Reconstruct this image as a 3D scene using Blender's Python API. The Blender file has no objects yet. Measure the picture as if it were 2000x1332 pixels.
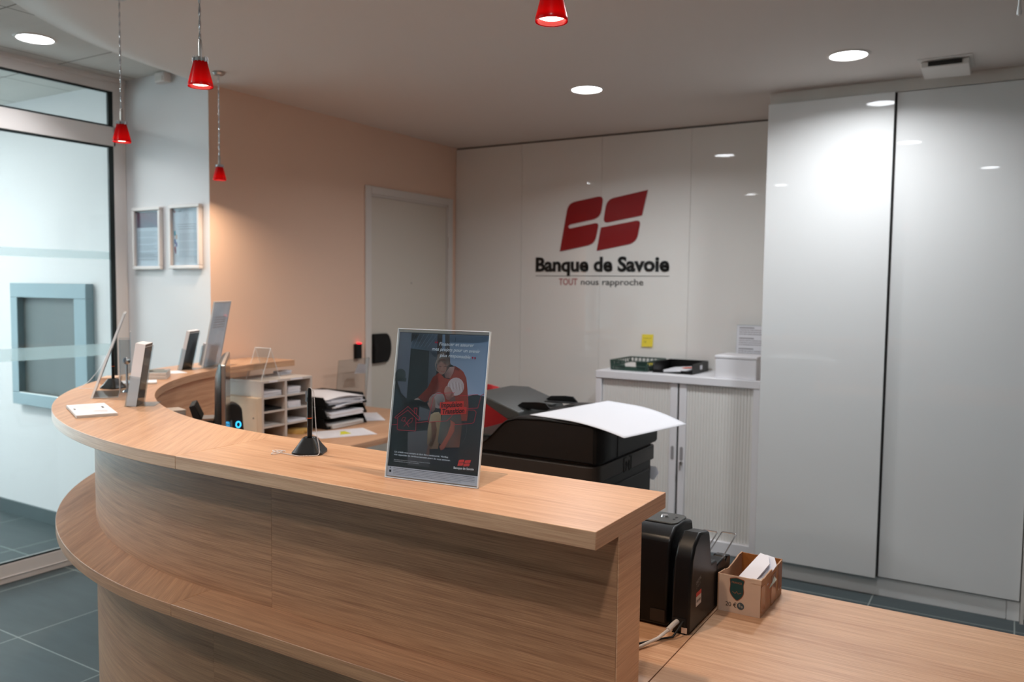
import bpy, bmesh, math, random
from mathutils import Matrix, Vector
PI = math.pi
R = math.radians
random.seed(7)
C = bpy.context.scene.collection
scn = bpy.context.scene

# ------------------------------------------------------------------ camera, world, exposure
cam_d = bpy.data.cameras.new('camera')
cam = bpy.data.objects.new('camera', cam_d)
C.objects.link(cam)
scn.camera = cam
cam_d.sensor_width = 36.0
cam_d.lens = 28.91
cam_d.clip_start = 0.05
cam_d.dof.use_dof = True
cam_d.dof.focus_distance = 1.68
cam_d.dof.aperture_fstop = 4.5


def cam_matrix(yaw, pitch, roll, loc):
    cy, sy = math.cos(yaw), math.sin(yaw)
    f = Vector((-sy * math.cos(pitch), cy * math.cos(pitch), -math.sin(pitch)))
    r = Vector((cy, sy, 0))
    u = r.cross(f)
    c, s = math.cos(roll), math.sin(roll)
    r2 = c * r + s * u
    u2 = -s * r + c * u
    m = Matrix((r2, u2, -f)).transposed().to_4x4()
    m.translation = loc
    return m


cam.matrix_world = cam_matrix(0.547074, 0.0646252, 0.0117545, Vector((0, 0, 1.5)))

scn.view_settings.view_transform = 'Standard'
scn.view_settings.look = 'None'
scn.view_settings.gamma = 1.0
scn.view_settings.use_curve_mapping = False
scn.view_settings.exposure = 0.03
scn.cycles.max_bounces = 10
scn.cycles.diffuse_bounces = 5
scn.cycles.glossy_bounces = 5
scn.cycles.transmission_bounces = 8
scn.cycles.transparent_max_bounces = 12
scn.cycles.caustics_reflective = False
scn.cycles.caustics_refractive = False
scn.cycles.sample_clamp_indirect = 4.0

DAY = 5.0          # daylight outside the airlock and the rear window
DOWN = 12.0        # watts of one ceiling downlight
HALO = 3.9         # watts of one red pendant

world = bpy.data.worlds.new('daylight')
scn.world = world
world.use_nodes = True
bg = world.node_tree.nodes['Background']
bg.inputs[0].default_value = (0.93, 0.97, 1.0, 1)
bg.inputs[1].default_value = DAY

CEIL = 2.51        # plaster ceiling over the reception desk
TILE = 2.608       # tiled ceiling of the hall
TOPZ = 1.108       # counter top surface
DESK = 0.74        # desk surface


# ------------------------------------------------------------------ materials
def lin(c):
    return tuple(((x / 255) / 12.92 if x / 255 <= 0.04045 else ((x / 255 + 0.055) / 1.055) ** 2.4) for x in c)


def mat(name, rgb, rough=0.5, metal=0.0, coat=0.0, spec=0.5, bump=0.0, bscale=200.0, var=0.0, vscale=4.0,
        trans=0.0, ior=1.45, emit=None, estr=0.0, coatr=0.03, sheen=0.0):
    m = bpy.data.materials.new(name)
    m.use_nodes = True
    nt = m.node_tree
    b = nt.nodes['Principled BSDF']
    b.inputs['Base Color'].default_value = (*lin(rgb), 1)
    b.inputs['Roughness'].default_value = rough
    b.inputs['Metallic'].default_value = metal
    b.inputs['Coat Weight'].default_value = coat
    b.inputs['Coat Roughness'].default_value = coatr
    b.inputs['Specular IOR Level'].default_value = spec
    b.inputs['Transmission Weight'].default_value = trans
    b.inputs['IOR'].default_value = ior
    b.inputs['Sheen Weight'].default_value = sheen
    if emit:
        b.inputs['Emission Color'].default_value = (*lin(emit), 1)
        b.inputs['Emission Strength'].default_value = estr
    tc = nt.nodes.new('ShaderNodeTexCoord')
    if var:
        n = nt.nodes.new('ShaderNodeTexNoise')
        n.inputs['Scale'].default_value = vscale
        n.inputs['Detail'].default_value = 4
        nt.links.new(tc.outputs['Object'], n.inputs['Vector'])
        mx = nt.nodes.new('ShaderNodeMix')
        mx.data_type = 'RGBA'
        mx.inputs['A'].default_value = (*lin([max(0, c * (1 - var)) for c in rgb]), 1)
        mx.inputs['B'].default_value = (*lin([min(255, c * (1 + var)) for c in rgb]), 1)
        nt.links.new(n.outputs['Fac'], mx.inputs['Factor'])
        nt.links.new(mx.outputs['Result'], b.inputs['Base Color'])
    if bump:
        n2 = nt.nodes.new('ShaderNodeTexNoise')
        n2.inputs['Scale'].default_value = bscale
        nt.links.new(tc.outputs['Object'], n2.inputs['Vector'])
        bp = nt.nodes.new('ShaderNodeBump')
        bp.inputs['Strength'].default_value = bump
        bp.inputs['Distance'].default_value = 0.002
        nt.links.new(n2.outputs['Fac'], bp.inputs['Height'])
        nt.links.new(bp.outputs['Normal'], b.inputs['Normal'])
    return m


def wood(name, light, dark, rough=0.35):
    """oak veneer: U runs along the grain, V across it (metres)"""
    m = bpy.data.materials.new(name)
    m.use_nodes = True
    nt = m.node_tree
    b = nt.nodes['Principled BSDF']
    uv = nt.nodes.new('ShaderNodeUVMap')
    mp = nt.nodes.new('ShaderNodeMapping')
    mp.inputs['Scale'].default_value = (1.3, 75, 1)
    nt.links.new(uv.outputs['UV'], mp.inputs['Vector'])
    n1 = nt.nodes.new('ShaderNodeTexNoise')
    n1.inputs['Scale'].default_value = 1.0
    n1.inputs['Detail'].default_value = 5
    n1.inputs['Distortion'].default_value = 0.35
    nt.links.new(mp.outputs['Vector'], n1.inputs['Vector'])
    mp2 = nt.nodes.new('ShaderNodeMapping')
    mp2.inputs['Scale'].default_value = (9.0, 520, 1)
    nt.links.new(uv.outputs['UV'], mp2.inputs['Vector'])
    n2 = nt.nodes.new('ShaderNodeTexNoise')
    n2.inputs['Scale'].default_value = 1.0
    n2.inputs['Detail'].default_value = 3
    nt.links.new(mp2.outputs['Vector'], n2.inputs['Vector'])
    mp3 = nt.nodes.new('ShaderNodeMapping')
    mp3.inputs['Scale'].default_value = (0.7, 9, 1)
    nt.links.new(uv.outputs['UV'], mp3.inputs['Vector'])
    n3 = nt.nodes.new('ShaderNodeTexNoise')
    n3.inputs['Scale'].default_value = 1.0
    n3.inputs['Detail'].default_value = 2
    nt.links.new(mp3.outputs['Vector'], n3.inputs['Vector'])
    a1 = nt.nodes.new('ShaderNodeMath'); a1.operation = 'MULTIPLY_ADD'
    a1.inputs[1].default_value = 0.34
    nt.links.new(n1.outputs['Fac'], a1.inputs[0])
    a2 = nt.nodes.new('ShaderNodeMath'); a2.operation = 'MULTIPLY_ADD'
    a2.inputs[1].default_value = 0.46
    nt.links.new(n2.outputs['Fac'], a2.inputs[0])
    a3 = nt.nodes.new('ShaderNodeMath'); a3.operation = 'MULTIPLY'
    a3.inputs[1].default_value = 0.20
    nt.links.new(n3.outputs['Fac'], a3.inputs[0])
    nt.links.new(a3.outputs[0], a2.inputs[2])
    nt.links.new(a2.outputs[0], a1.inputs[2])
    cr = nt.nodes.new('ShaderNodeValToRGB')
    cr.color_ramp.elements[0].position = 0.34
    cr.color_ramp.elements[0].color = (*lin(dark), 1)
    cr.color_ramp.elements[1].position = 0.62
    cr.color_ramp.elements[1].color = (*lin(light), 1)
    nt.links.new(a1.outputs[0], cr.inputs['Fac'])
    nt.links.new(cr.outputs['Color'], b.inputs['Base Color'])
    b.inputs['Roughness'].default_value = rough
    bp = nt.nodes.new('ShaderNodeBump')
    bp.inputs['Strength'].default_value = 0.12
    bp.inputs['Distance'].default_value = 0.0006
    nt.links.new(n2.outputs['Fac'], bp.inputs['Height'])
    nt.links.new(bp.outputs['Normal'], b.inputs['Normal'])
    return m


def grid_mat(name, base, line, pitch, ox, oy, w, rough, var=0.1, bump=0.0, soft=False):
    """square tiles laid on a grid with joints of width w"""
    m = mat(name, base, rough=rough)
    nt = m.node_tree
    b = nt.nodes['Principled BSDF']
    tc = nt.nodes.new('ShaderNodeNewGeometry')
    sep = nt.nodes.new('ShaderNodeSeparateXYZ')
    nt.links.new(tc.outputs['Position'], sep.inputs[0])

    def chain(out, off):
        s = nt.nodes.new('ShaderNodeMath'); s.operation = 'SUBTRACT'; s.inputs[1].default_value = off - 60 * pitch
        nt.links.new(out, s.inputs[0])
        mo = nt.nodes.new('ShaderNodeMath'); mo.operation = 'MODULO'; mo.inputs[1].default_value = pitch
        nt.links.new(s.outputs[0], mo.inputs[0])
        c = nt.nodes.new('ShaderNodeMath'); c.operation = 'SUBTRACT'; c.inputs[1].default_value = pitch / 2
        nt.links.new(mo.outputs[0], c.inputs[0])
        ab = nt.nodes.new('ShaderNodeMath'); ab.operation = 'ABSOLUTE'
        nt.links.new(c.outputs[0], ab.inputs[0])
        g = nt.nodes.new('ShaderNodeMath'); g.operation = 'GREATER_THAN'; g.inputs[1].default_value = pitch / 2 - w / 2
        nt.links.new(ab.outputs[0], g.inputs[0])
        fl = nt.nodes.new('ShaderNodeMath'); fl.operation = 'DIVIDE'; fl.inputs[1].default_value = pitch
        nt.links.new(s.outputs[0], fl.inputs[0])
        f2 = nt.nodes.new('ShaderNodeMath'); f2.operation = 'FLOOR'
        nt.links.new(fl.outputs[0], f2.inputs[0])
        return g.outputs[0], f2.outputs[0]
    gx, fx = chain(sep.outputs['X'], ox)
    gy, fy = chain(sep.outputs['Y'], oy)
    mxm = nt.nodes.new('ShaderNodeMath'); mxm.operation = 'MAXIMUM'
    nt.links.new(gx, mxm.inputs[0]); nt.links.new(gy, mxm.inputs[1])
    cb = nt.nodes.new('ShaderNodeCombineXYZ')
    nt.links.new(fx, cb.inputs[0]); nt.links.new(fy, cb.inputs[1])
    wn = nt.nodes.new('ShaderNodeTexWhiteNoise')
    nt.links.new(cb.outputs[0], wn.inputs['Vector'])
    mp = nt.nodes.new('ShaderNodeMapping')
    mp.inputs['Scale'].default_value = (3, 14, 1)
    nt.links.new(tc.outputs['Position'], mp.inputs['Vector'])
    no = nt.nodes.new('ShaderNodeTexNoise')
    no.inputs['Scale'].default_value = 1.5
    no.inputs['Detail'].default_value = 6
    nt.links.new(mp.outputs['Vector'], no.inputs['Vector'])
    av = nt.nodes.new('ShaderNodeMath'); av.operation = 'MULTIPLY_ADD'; av.inputs[1].default_value = 0.3
    nt.links.new(wn.outputs['Value'], av.inputs[0]); nt.links.new(no.outputs['Fac'], av.inputs[2])
    mx = nt.nodes.new('ShaderNodeMix'); mx.data_type = 'RGBA'
    mx.inputs['A'].default_value = (*lin([c * (1 - var) for c in base]), 1)
    mx.inputs['B'].default_value = (*lin([min(255, c * (1 + var)) for c in base]), 1)
    nt.links.new(av.outputs[0], mx.inputs['Factor'])
    m2 = nt.nodes.new('ShaderNodeMix'); m2.data_type = 'RGBA'
    m2.inputs['B'].default_value = (*lin(line), 1)
    nt.links.new(mx.outputs['Result'], m2.inputs['A'])
    nt.links.new(mxm.outputs[0], m2.inputs['Factor'])
    nt.links.new(m2.outputs['Result'], b.inputs['Base Color'])
    if bump:
        bp = nt.nodes.new('ShaderNodeBump')
        bp.inputs['Strength'].default_value = bump
        bp.inputs['Distance'].default_value = 0.003
        nt.links.new(no.outputs['Fac'], bp.inputs['Height'])
        nt.links.new(bp.outputs['Normal'], b.inputs['Normal'])
    return m


def glass(name, rgb, rough=0.0):
    """thin clear sheet glass / acrylic: transparent with a mirror coat"""
    m = bpy.data.materials.new(name)
    m.use_nodes = True
    nt = m.node_tree
    nt.nodes.remove(nt.nodes['Principled BSDF'])
    out = nt.nodes['Material Output']
    t = nt.nodes.new('ShaderNodeBsdfTransparent')
    t.inputs['Color'].default_value = (*lin(rgb), 1)
    g = nt.nodes.new('ShaderNodeBsdfGlossy')
    g.inputs['Roughness'].default_value = rough
    lw = nt.nodes.new('ShaderNodeLayerWeight')
    lw.inputs['Blend'].default_value = 0.5
    pw_ = nt.nodes.new('ShaderNodeMath'); pw_.operation = 'POWER'; pw_.inputs[1].default_value = 5.0
    nt.links.new(lw.outputs['Facing'], pw_.inputs[0])
    f = nt.nodes.new('ShaderNodeMath'); f.operation = 'MULTIPLY_ADD'; f.inputs[1].default_value = 0.4; f.inputs[2].default_value = 0.025
    nt.links.new(pw_.outputs[0], f.inputs[0])
    mx = nt.nodes.new('ShaderNodeMixShader')
    nt.links.new(f.outputs[0], mx.inputs[0])
    nt.links.new(t.outputs[0], mx.inputs[1])
    nt.links.new(g.outputs[0], mx.inputs[2])
    nt.links.new(mx.outputs[0], out.inputs['Surface'])
    return m


def frosted(name, rgb, a):
    m = bpy.data.materials.new(name)
    m.use_nodes = True
    nt = m.node_tree
    nt.nodes.remove(nt.nodes['Principled BSDF'])
    out = nt.nodes['Material Output']
    t = nt.nodes.new('ShaderNodeBsdfTransparent')
    d = nt.nodes.new('ShaderNodeBsdfTranslucent')
    d.inputs['Color'].default_value = (*lin(rgb), 1)
    d2 = nt.nodes.new('ShaderNodeBsdfDiffuse')
    d2.inputs['Color'].default_value = (*lin(rgb), 1)
    m1 = nt.nodes.new('ShaderNodeMixShader'); m1.inputs[0].default_value = 0.5
    nt.links.new(d.outputs[0], m1.inputs[1]); nt.links.new(d2.outputs[0], m1.inputs[2])
    mx = nt.nodes.new('ShaderNodeMixShader'); mx.inputs[0].default_value = a
    nt.links.new(t.outputs[0], mx.inputs[1]); nt.links.new(m1.outputs[0], mx.inputs[2])
    nt.links.new(mx.outputs[0], out.inputs['Surface'])
    return m


def shade_mat(name, rgb):
    m = bpy.data.materials.new(name)
    m.use_nodes = True
    nt = m.node_tree
    b = nt.nodes['Principled BSDF']
    b.inputs['Base Color'].default_value = (*lin(rgb), 1)
    b.inputs['Roughness'].default_value = 0.25
    out = nt.nodes['Material Output']
    t = nt.nodes.new('ShaderNodeBsdfTranslucent')
    t.inputs['Color'].default_value = (*lin(rgb), 1)
    mx = nt.nodes.new('ShaderNodeMixShader'); mx.inputs[0].default_value = 0.6
    nt.links.new(b.outputs[0], mx.inputs[1]); nt.links.new(t.outputs[0], mx.inputs[2])
    nt.links.new(mx.outputs[0], out.inputs['Surface'])
    return m


def paper_mat(name, rgb):
    """a single sheet: light from behind shows through"""
    m = mat(name, rgb, rough=0.7)
    nt = m.node_tree
    t = nt.nodes.new('ShaderNodeBsdfTranslucent')
    t.inputs['Color'].default_value = (*lin(rgb), 1)
    mx = nt.nodes.new('ShaderNodeMixShader'); mx.inputs[0].default_value = 0.45
    nt.links.new(nt.nodes['Principled BSDF'].outputs[0], mx.inputs[1]); nt.links.new(t.outputs[0], mx.inputs[2])
    nt.links.new(mx.outputs[0], nt.nodes['Material Output'].inputs['Surface'])
    return m


def print_mat(name, rough=0.45, coat=0.0):
    m = mat(name, (255, 255, 255), rough=rough, coat=coat)
    nt = m.node_tree
    a = nt.nodes.new('ShaderNodeAttribute')
    a.attribute_name = 'Col'
    nt.links.new(a.outputs['Color'], nt.nodes['Principled BSDF'].inputs['Base Color'])
    return m


def emit_mat(name, rgb, s):
    m = bpy.data.materials.new(name)
    m.use_nodes = True
    nt = m.node_tree
    nt.nodes.remove(nt.nodes['Principled BSDF'])
    e = nt.nodes.new('ShaderNodeEmission')
    e.inputs[0].default_value = (*lin(rgb), 1)
    e.inputs[1].default_value = s
    nt.links.new(e.outputs[0], nt.nodes['Material Output'].inputs['Surface'])
    return m


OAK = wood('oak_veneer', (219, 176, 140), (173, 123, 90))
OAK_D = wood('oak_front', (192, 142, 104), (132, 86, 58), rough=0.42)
WHITE_WALL = mat('white_paint', (222, 219, 219), rough=0.75, bump=0.08, bscale=350)
PEACH = mat('peach_paint', (232, 200, 178), rough=0.8, bump=0.08, bscale=350)
PLASTER = mat('ceiling_plaster', (214, 206, 200), rough=0.9, bump=0.05, bscale=250)
CTILE = grid_mat('ceiling_tiles', (204, 200, 194), (120, 112, 104), 0.6, -3.53, 1.835, 0.007, 0.9, var=0.02)
FLOOR = grid_mat('slate_tiles', (64, 73, 75), (140, 148, 144), 0.6, -3.535, 1.815, 0.005, 0.5, var=0.10, bump=0.25)
SKIRT = mat('slate_skirting', (80, 90, 92), rough=0.45, var=0.1)
LACQ = mat('white_lacquered_glass', (232, 229, 224), rough=0.55, coat=1.0, coatr=0.012)
LACQ2 = mat('white_gloss_door', (222, 222, 221), rough=0.45, coat=1.0, coatr=0.015)
FRIEZE = mat('gloss_frieze', (212, 205, 198), rough=0.35)
DARKGAP = mat('dark_gap', (40, 38, 36), rough=0.8)
DOORP = mat('grey_door_paint', (212, 204, 192), rough=0.55, bump=0.05)
FRAMEP = mat('white_frame_paint', (218, 212, 206), rough=0.5)
ALU_W = mat('white_powder_coat', (226, 218, 214), rough=0.4)
GASKET = mat('black_gasket', (14, 26, 26), rough=0.5)
PANE = glass('tinted_pane', (238, 244, 244))
CLEAR = glass('clear_acrylic', (240, 244, 246), 0.03)
CLEAR_E = mat('acrylic_edge', (228, 234, 238), rough=0.12, coat=0.5)
FILM = frosted('frosted_film', (205, 222, 224), 0.35)
BLACK = mat('black_plastic', (16, 15, 15), rough=0.4, bump=0.06, bscale=900)
BLACKS = mat('satin_black_plastic', (11, 11, 12), rough=0.36, spec=0.32)
BLACKM = mat('matte_black', (9, 9, 9), rough=0.6)
COPIER = mat('copier_charcoal', (21, 19, 18), rough=0.45, spec=0.35, bump=0.1, bscale=1200)
COPIER_R = mat('copier_grey_rim', (52, 46, 42), rough=0.45, spec=0.35, bump=0.1, bscale=1200)
COPIER_T = mat('copier_tray_grey', (58, 60, 59), rough=0.36, bump=0.15, bscale=1400)
CHROME = mat('chrome', (225, 225, 228), rough=0.12, metal=1.0)
BEAD = mat('bead_steel', (235, 235, 238), rough=0.35, metal=0.6)
STEEL = mat('brushed_steel', (190, 186, 182), rough=0.3, metal=1.0)
PAPER = mat('white_paper', (224, 224, 229), rough=0.8)
PAPERW = mat('paper_edges', (208, 204, 200), rough=0.85, var=0.06, vscale=60)
GREYW = mat('grey_laminate', (196, 188, 181), rough=0.5)
BEIGEB = mat('beige_board', (208, 190, 166), rough=0.6, var=0.04, vscale=20)
CABW = mat('light_grey_metal', (230, 229, 232), rough=0.4)
TAMB = mat('tambour_plastic', (228, 226, 222), rough=0.5)
GREENP = mat('dark_green_plastic', (42, 68, 58), rough=0.45)
PENB = mat('pen_base_plastic', (20, 19, 18), rough=0.34)
REDC = mat('red_fabric', (165, 12, 14), rough=0.85, sheen=0.3, bump=0.3, bscale=600)
CARD = mat('brown_cardboard', (182, 142, 112), rough=0.85, var=0.06, vscale=30, bump=0.2, bscale=120)
CARD_L = mat('printed_cardboard', (206, 178, 156), rough=0.8, var=0.03, vscale=30)
TAPE = mat('brown_tape', (160, 100, 52), rough=0.25)
YELLOW = mat('yellow_paper', (236, 214, 70), rough=0.8)
MANILA = mat('manila_paper', (205, 166, 96), rough=0.8)
SHADE = shade_mat('red_glass_shade', (178, 3, 14))
BULB = emit_mat('lit_bulb', (255, 226, 205), 9)
DISC = emit_mat('downlight_diffuser', (246, 250, 255), 22)
PRINT = print_mat('printed_sheet')
THIN = paper_mat('display_sheet', (240, 236, 238))
PRINTG = print_mat('printed_gloss_sheet', rough=0.35, coat=0.0)
REDSIGN = mat('red_acrylic', (142, 4, 12), rough=0.3)
BLACKSIGN = mat('black_acrylic', (10, 10, 10), rough=0.35)
REDTXT = mat('faded_red_vinyl', (170, 78, 74), rough=0.5)
GREYTXT = mat('grey_vinyl', (70, 68, 66), rough=0.5)
BLUELED = emit_mat('blue_led', (60, 190, 255), 2.2)
REDLED = emit_mat('red_led', (255, 40, 50), 3.0)
LCD = emit_mat('lcd', (96, 112, 116), 0.45)
CABLE = mat('grey_cable', (200, 190, 182), rough=0.5)
SAS_BLUE = mat('blue_grey_frame', (130, 152, 160), rough=0.4)
SAS_DARK = mat('dark_hatch_panel', (92, 100, 100), rough=0.5, var=0.1)


# ------------------------------------------------------------------ geometry builder
class MB:
    def __init__(s):
        s.v = []; s.f = []; s.m = []; s.c = []
        s.X = Matrix()

    def at(s, loc=(0, 0, 0), rz=0.0, rx=0.0, ry=0.0):
        s.X = Matrix.Translation(Vector(loc)) @ Matrix.Rotation(rz, 4, 'Z') @ Matrix.Rotation(ry, 4, 'Y') @ Matrix.Rotation(rx, 4, 'X')
        return s

    def add(s, vs, fs, m=0, col=None):
        n = len(s.v)
        for v in vs:
            s.v.append(s.X @ Vector(v))
            s.c.append(col or (1, 1, 1))
        for f in fs:
            s.f.append([n + i for i in f]); s.m.append(m)
        return s

    def box(s, x0, x1, y0, y1, z0, z1, m=0):
        return s.add([(x0, y0, z0), (x1, y0, z0), (x1, y1, z0), (x0, y1, z0), (x0, y0, z1), (x1, y0, z1), (x1, y1, z1), (x0, y1, z1)],
                     [(0, 3, 2, 1), (4, 5, 6, 7), (0, 1, 5, 4), (1, 2, 6, 5), (2, 3, 7, 6), (3, 0, 4, 7)], m)

    def prism(s, pts, a, b, axis='z', m=0):
        n = len(pts)
        ar = sum(pts[i][0] * pts[(i + 1) % n][1] - pts[(i + 1) % n][0] * pts[i][1] for i in range(n))
        if ar < 0:
            pts = pts[::-1]
        if axis == 'z':
            P = lambda p, h: (p[0], p[1], h)
        elif axis == 'y':      # pts are (x,z)
            P = lambda p, h: (p[0], h, p[1])
        else:                  # pts are (y,z)
            P = lambda p, h: (h, p[0], p[1])
        vs = [P(p, a) for p in pts] + [P(p, b) for p in pts]
        fs = [tuple(reversed(range(n))), tuple(range(n, 2 * n))]
        fs += [(i, (i + 1) % n, n + (i + 1) % n, n + i) for i in range(n)]
        if axis == 'y':
            fs = [tuple(reversed(f)) for f in fs]
        return s.add(vs, fs, m)

    def lathe(s, prof, c=(0, 0, 0), n=28, m=0, close=False):
        vs = []
        for r, z in prof:
            for k in range(n):
                a = 2 * PI * k / n
                vs.append((c[0] + r * math.cos(a), c[1] + r * math.sin(a), c[2] + z))
        fs = []
        for i in range(len(prof) - 1):
            for k in range(n):
                k2 = (k + 1) % n
                fs.append((i * n + k, i * n + k2, (i + 1) * n + k2, (i + 1) * n + k))
        if close:
            fs.append(tuple(reversed(range(n))))
            fs.append(tuple(range((len(prof) - 1) * n, len(prof) * n)))
        return s.add(vs, fs, m)

    def tube(s, path, r, n=8, m=0, cap=True):
        P = [Vector(p) for p in path]
        vs = []
        up = Vector((0, 0, 1))
        for i, p in enumerate(P):
            t = (P[min(i + 1, len(P) - 1)] - P[max(i - 1, 0)]).normalized()
            a = t.cross(up)
            if a.length < 0.05:
                a = t.cross(Vector((1, 0, 0)))
            a.normalize(); b = t.cross(a)
            for k in range(n):
                w = 2 * PI * k / n
                vs.append(p + a * (r * math.cos(w)) + b * (r * math.sin(w)))
        fs = []
        for i in range(len(P) - 1):
            for k in range(n):
                k2 = (k + 1) % n
                fs.append((i * n + k, (i + 1) * n + k, (i + 1) * n + k2, i * n + k2))
        if cap:
            fs.append(tuple(range(n))); fs.append(tuple(reversed(range((len(P) - 1) * n, len(P) * n))))
        return s.add(vs, fs, m)

    def ball(s, c, r, n=8, m=0):
        h = n // 2
        vs = [(c[0], c[1], c[2] - r)]
        for i in range(1, h):
            a = -PI / 2 + PI * i / h
            for k in range(n):
                b = 2 * PI * k / n
                vs.append((c[0] + r * math.cos(a) * math.cos(b), c[1] + r * math.cos(a) * math.sin(b), c[2] + r * math.sin(a)))
        vs.append((c[0], c[1], c[2] + r))
        fs = [(0, 1 + (k + 1) % n, 1 + k) for k in range(n)]
        for i in range(h - 2):
            for k in range(n):
                k2 = (k + 1) % n
                fs.append((1 + i * n + k, 1 + i * n + k2, 1 + (i + 1) * n + k2, 1 + (i + 1) * n + k))
        t = len(vs) - 1; q = 1 + (h - 2) * n
        fs += [(t, q + k, q + (k + 1) % n) for k in range(n)]
        return s.add(vs, fs, m)

    def build(s, name, mats, parent=None, bevel=0.0, seg=2, uv=None, subsurf=0, angle=35, label=None):
        if not isinstance(mats, (list, tuple)):
            mats = [mats]
        if parent is None:
            xs = [v.x for v in s.v]; ys = [v.y for v in s.v]; zs = [v.z for v in s.v]
            org = Vector(((min(xs) + max(xs)) / 2, (min(ys) + max(ys)) / 2, min(zs)))
            inv = Matrix.Translation(-org)
        else:
            inv = WORLD[parent.name].inverted()
        me = bpy.data.meshes.new(name)
        me.from_pydata([inv @ v for v in s.v], [], s.f)
        for m in mats:
            me.materials.append(m)
        for p, mi in zip(me.polygons, s.m):
            p.material_index = mi
            p.use_smooth = True
        if any(c != (1, 1, 1) for c in s.c):
            ca = me.color_attributes.new('Col', 'FLOAT_COLOR', 'POINT')
            for i, c in enumerate(s.c):
                ca.data[i].color = (*c, 1)
        if uv:
            ul = me.uv_layers.new(name='UVMap')
            for p, f in zip(me.polygons, s.f):
                a, b, c = s.v[f[0]], s.v[f[1]], s.v[f[2]]
                nrm = (b - a).cross(c - b)
                nrm = nrm.normalized() if nrm.length > 1e-12 else Vector((0, 0, 1))
                for li, vi in zip(p.loop_indices, f):
                    ul.data[li].uv = uv(s.v[vi], nrm)
        me.update()
        me.set_sharp_from_angle(angle=R(angle))
        o = bpy.data.objects.new(name, me)
        C.objects.link(o)
        if parent is None:
            o.location = org
            WORLD[o.name] = Matrix.Translation(org)
        else:
            o.parent = parent
            WORLD[o.name] = WORLD[parent.name].copy()
        if bevel:
            b = o.modifiers.new('bevel', 'BEVEL')
            b.width = bevel; b.segments = seg; b.limit_method = 'ANGLE'; b.angle_limit = R(40)
            b.harden_normals = False
        if subsurf:
            q = o.modifiers.new('sub', 'SUBSURF'); q.levels = subsurf; q.render_levels = subsurf
        if label:
            o['label'] = label
        return o


WORLD = {}


def thing(name, label, cat, loc=(0, 0, 0), rz=0.0, group=None, kind=None):
    o = bpy.data.objects.new(name, None)
    C.objects.link(o)
    o.empty_display_size = 0.05
    o.location = loc
    o.rotation_euler = (0, 0, rz)
    WORLD[o.name] = Matrix.Translation(Vector(loc)) @ Matrix.Rotation(rz, 4, 'Z')
    return tag(o, label, cat, group, kind)


def tag(o, label=None, cat=None, group=None, kind=None):
    if label: o['label'] = label
    if cat: o['category'] = cat
    if group: o['group'] = group
    if kind: o['kind'] = kind
    return o


def struct(o, label=None):
    o['kind'] = 'structure'
    if label: o['label'] = label
    return o


def copy_tree(o, parent=None):
    c = o.copy(); C.objects.link(c)
    if parent is not None:
        c.parent = parent
    for ch in list(o.children):
        copy_tree(ch, c)
    return c


def grain(ax=(1, 0)):
    """planar veneer UV: grain along ax on level faces, level along every upright face"""
    gx, gy = ax
    def f(v, n):
        if abs(n.z) > 0.7:
            return (v.x * gx + v.y * gy, -v.x * gy + v.y * gx)
        if abs(n.x) > abs(n.y):
            return (v.y, v.z + 3.1)
        return (v.x, v.z)
    return f


def text_geo(s, bold=0.0, shear=0.0):
    cu = bpy.data.curves.new('t', 'FONT')
    cu.body = s; cu.size = 1.0; cu.offset = bold; cu.shear = shear; cu.resolution_u = 3
    ob = bpy.data.objects.new('t', cu)
    C.objects.link(ob)
    dg = bpy.context.evaluated_depsgraph_get()
    me = ob.evaluated_get(dg).to_mesh()
    vs = [(v.co.x, v.co.y) for v in me.vertices]
    fs = [tuple(p.vertices) for p in me.polygons]
    ob.to_mesh_clear()
    bpy.data.objects.remove(ob); bpy.data.curves.remove(cu)
    return vs, fs


def solid_text(mb, s, x0, x1, zb, cap, place, depth, bold=0.0, shear=0.0, m=0):
    """letters with thickness: fills x0..x1, cap height cap, place(x, h, d) -> world"""
    vs, fs = text_geo(s, bold, shear)
    a = min(v[0] for v in vs); b = max(v[0] for v in vs)
    k = (x1 - x0) / (b - a); kz = cap / 0.70
    front = [place(x0 + (x - a) * k, zb + y * kz, depth) for x, y in vs]
    back = [place(x0 + (x - a) * k, zb + y * kz, 0) for x, y in vs]
    n = len(vs)
    edges = {}
    for f in fs:
        for i in range(len(f)):
            e = (f[i], f[(i + 1) % len(f)])
            edges[e] = edges.get(e, 0) + 1
    rim = [e for e in edges if (e[1], e[0]) not in edges]
    mb.add(front + back, [tuple(f) for f in fs] + [(e[0], n + e[0], n + e[1], e[1]) for e in rim], m)


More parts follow.
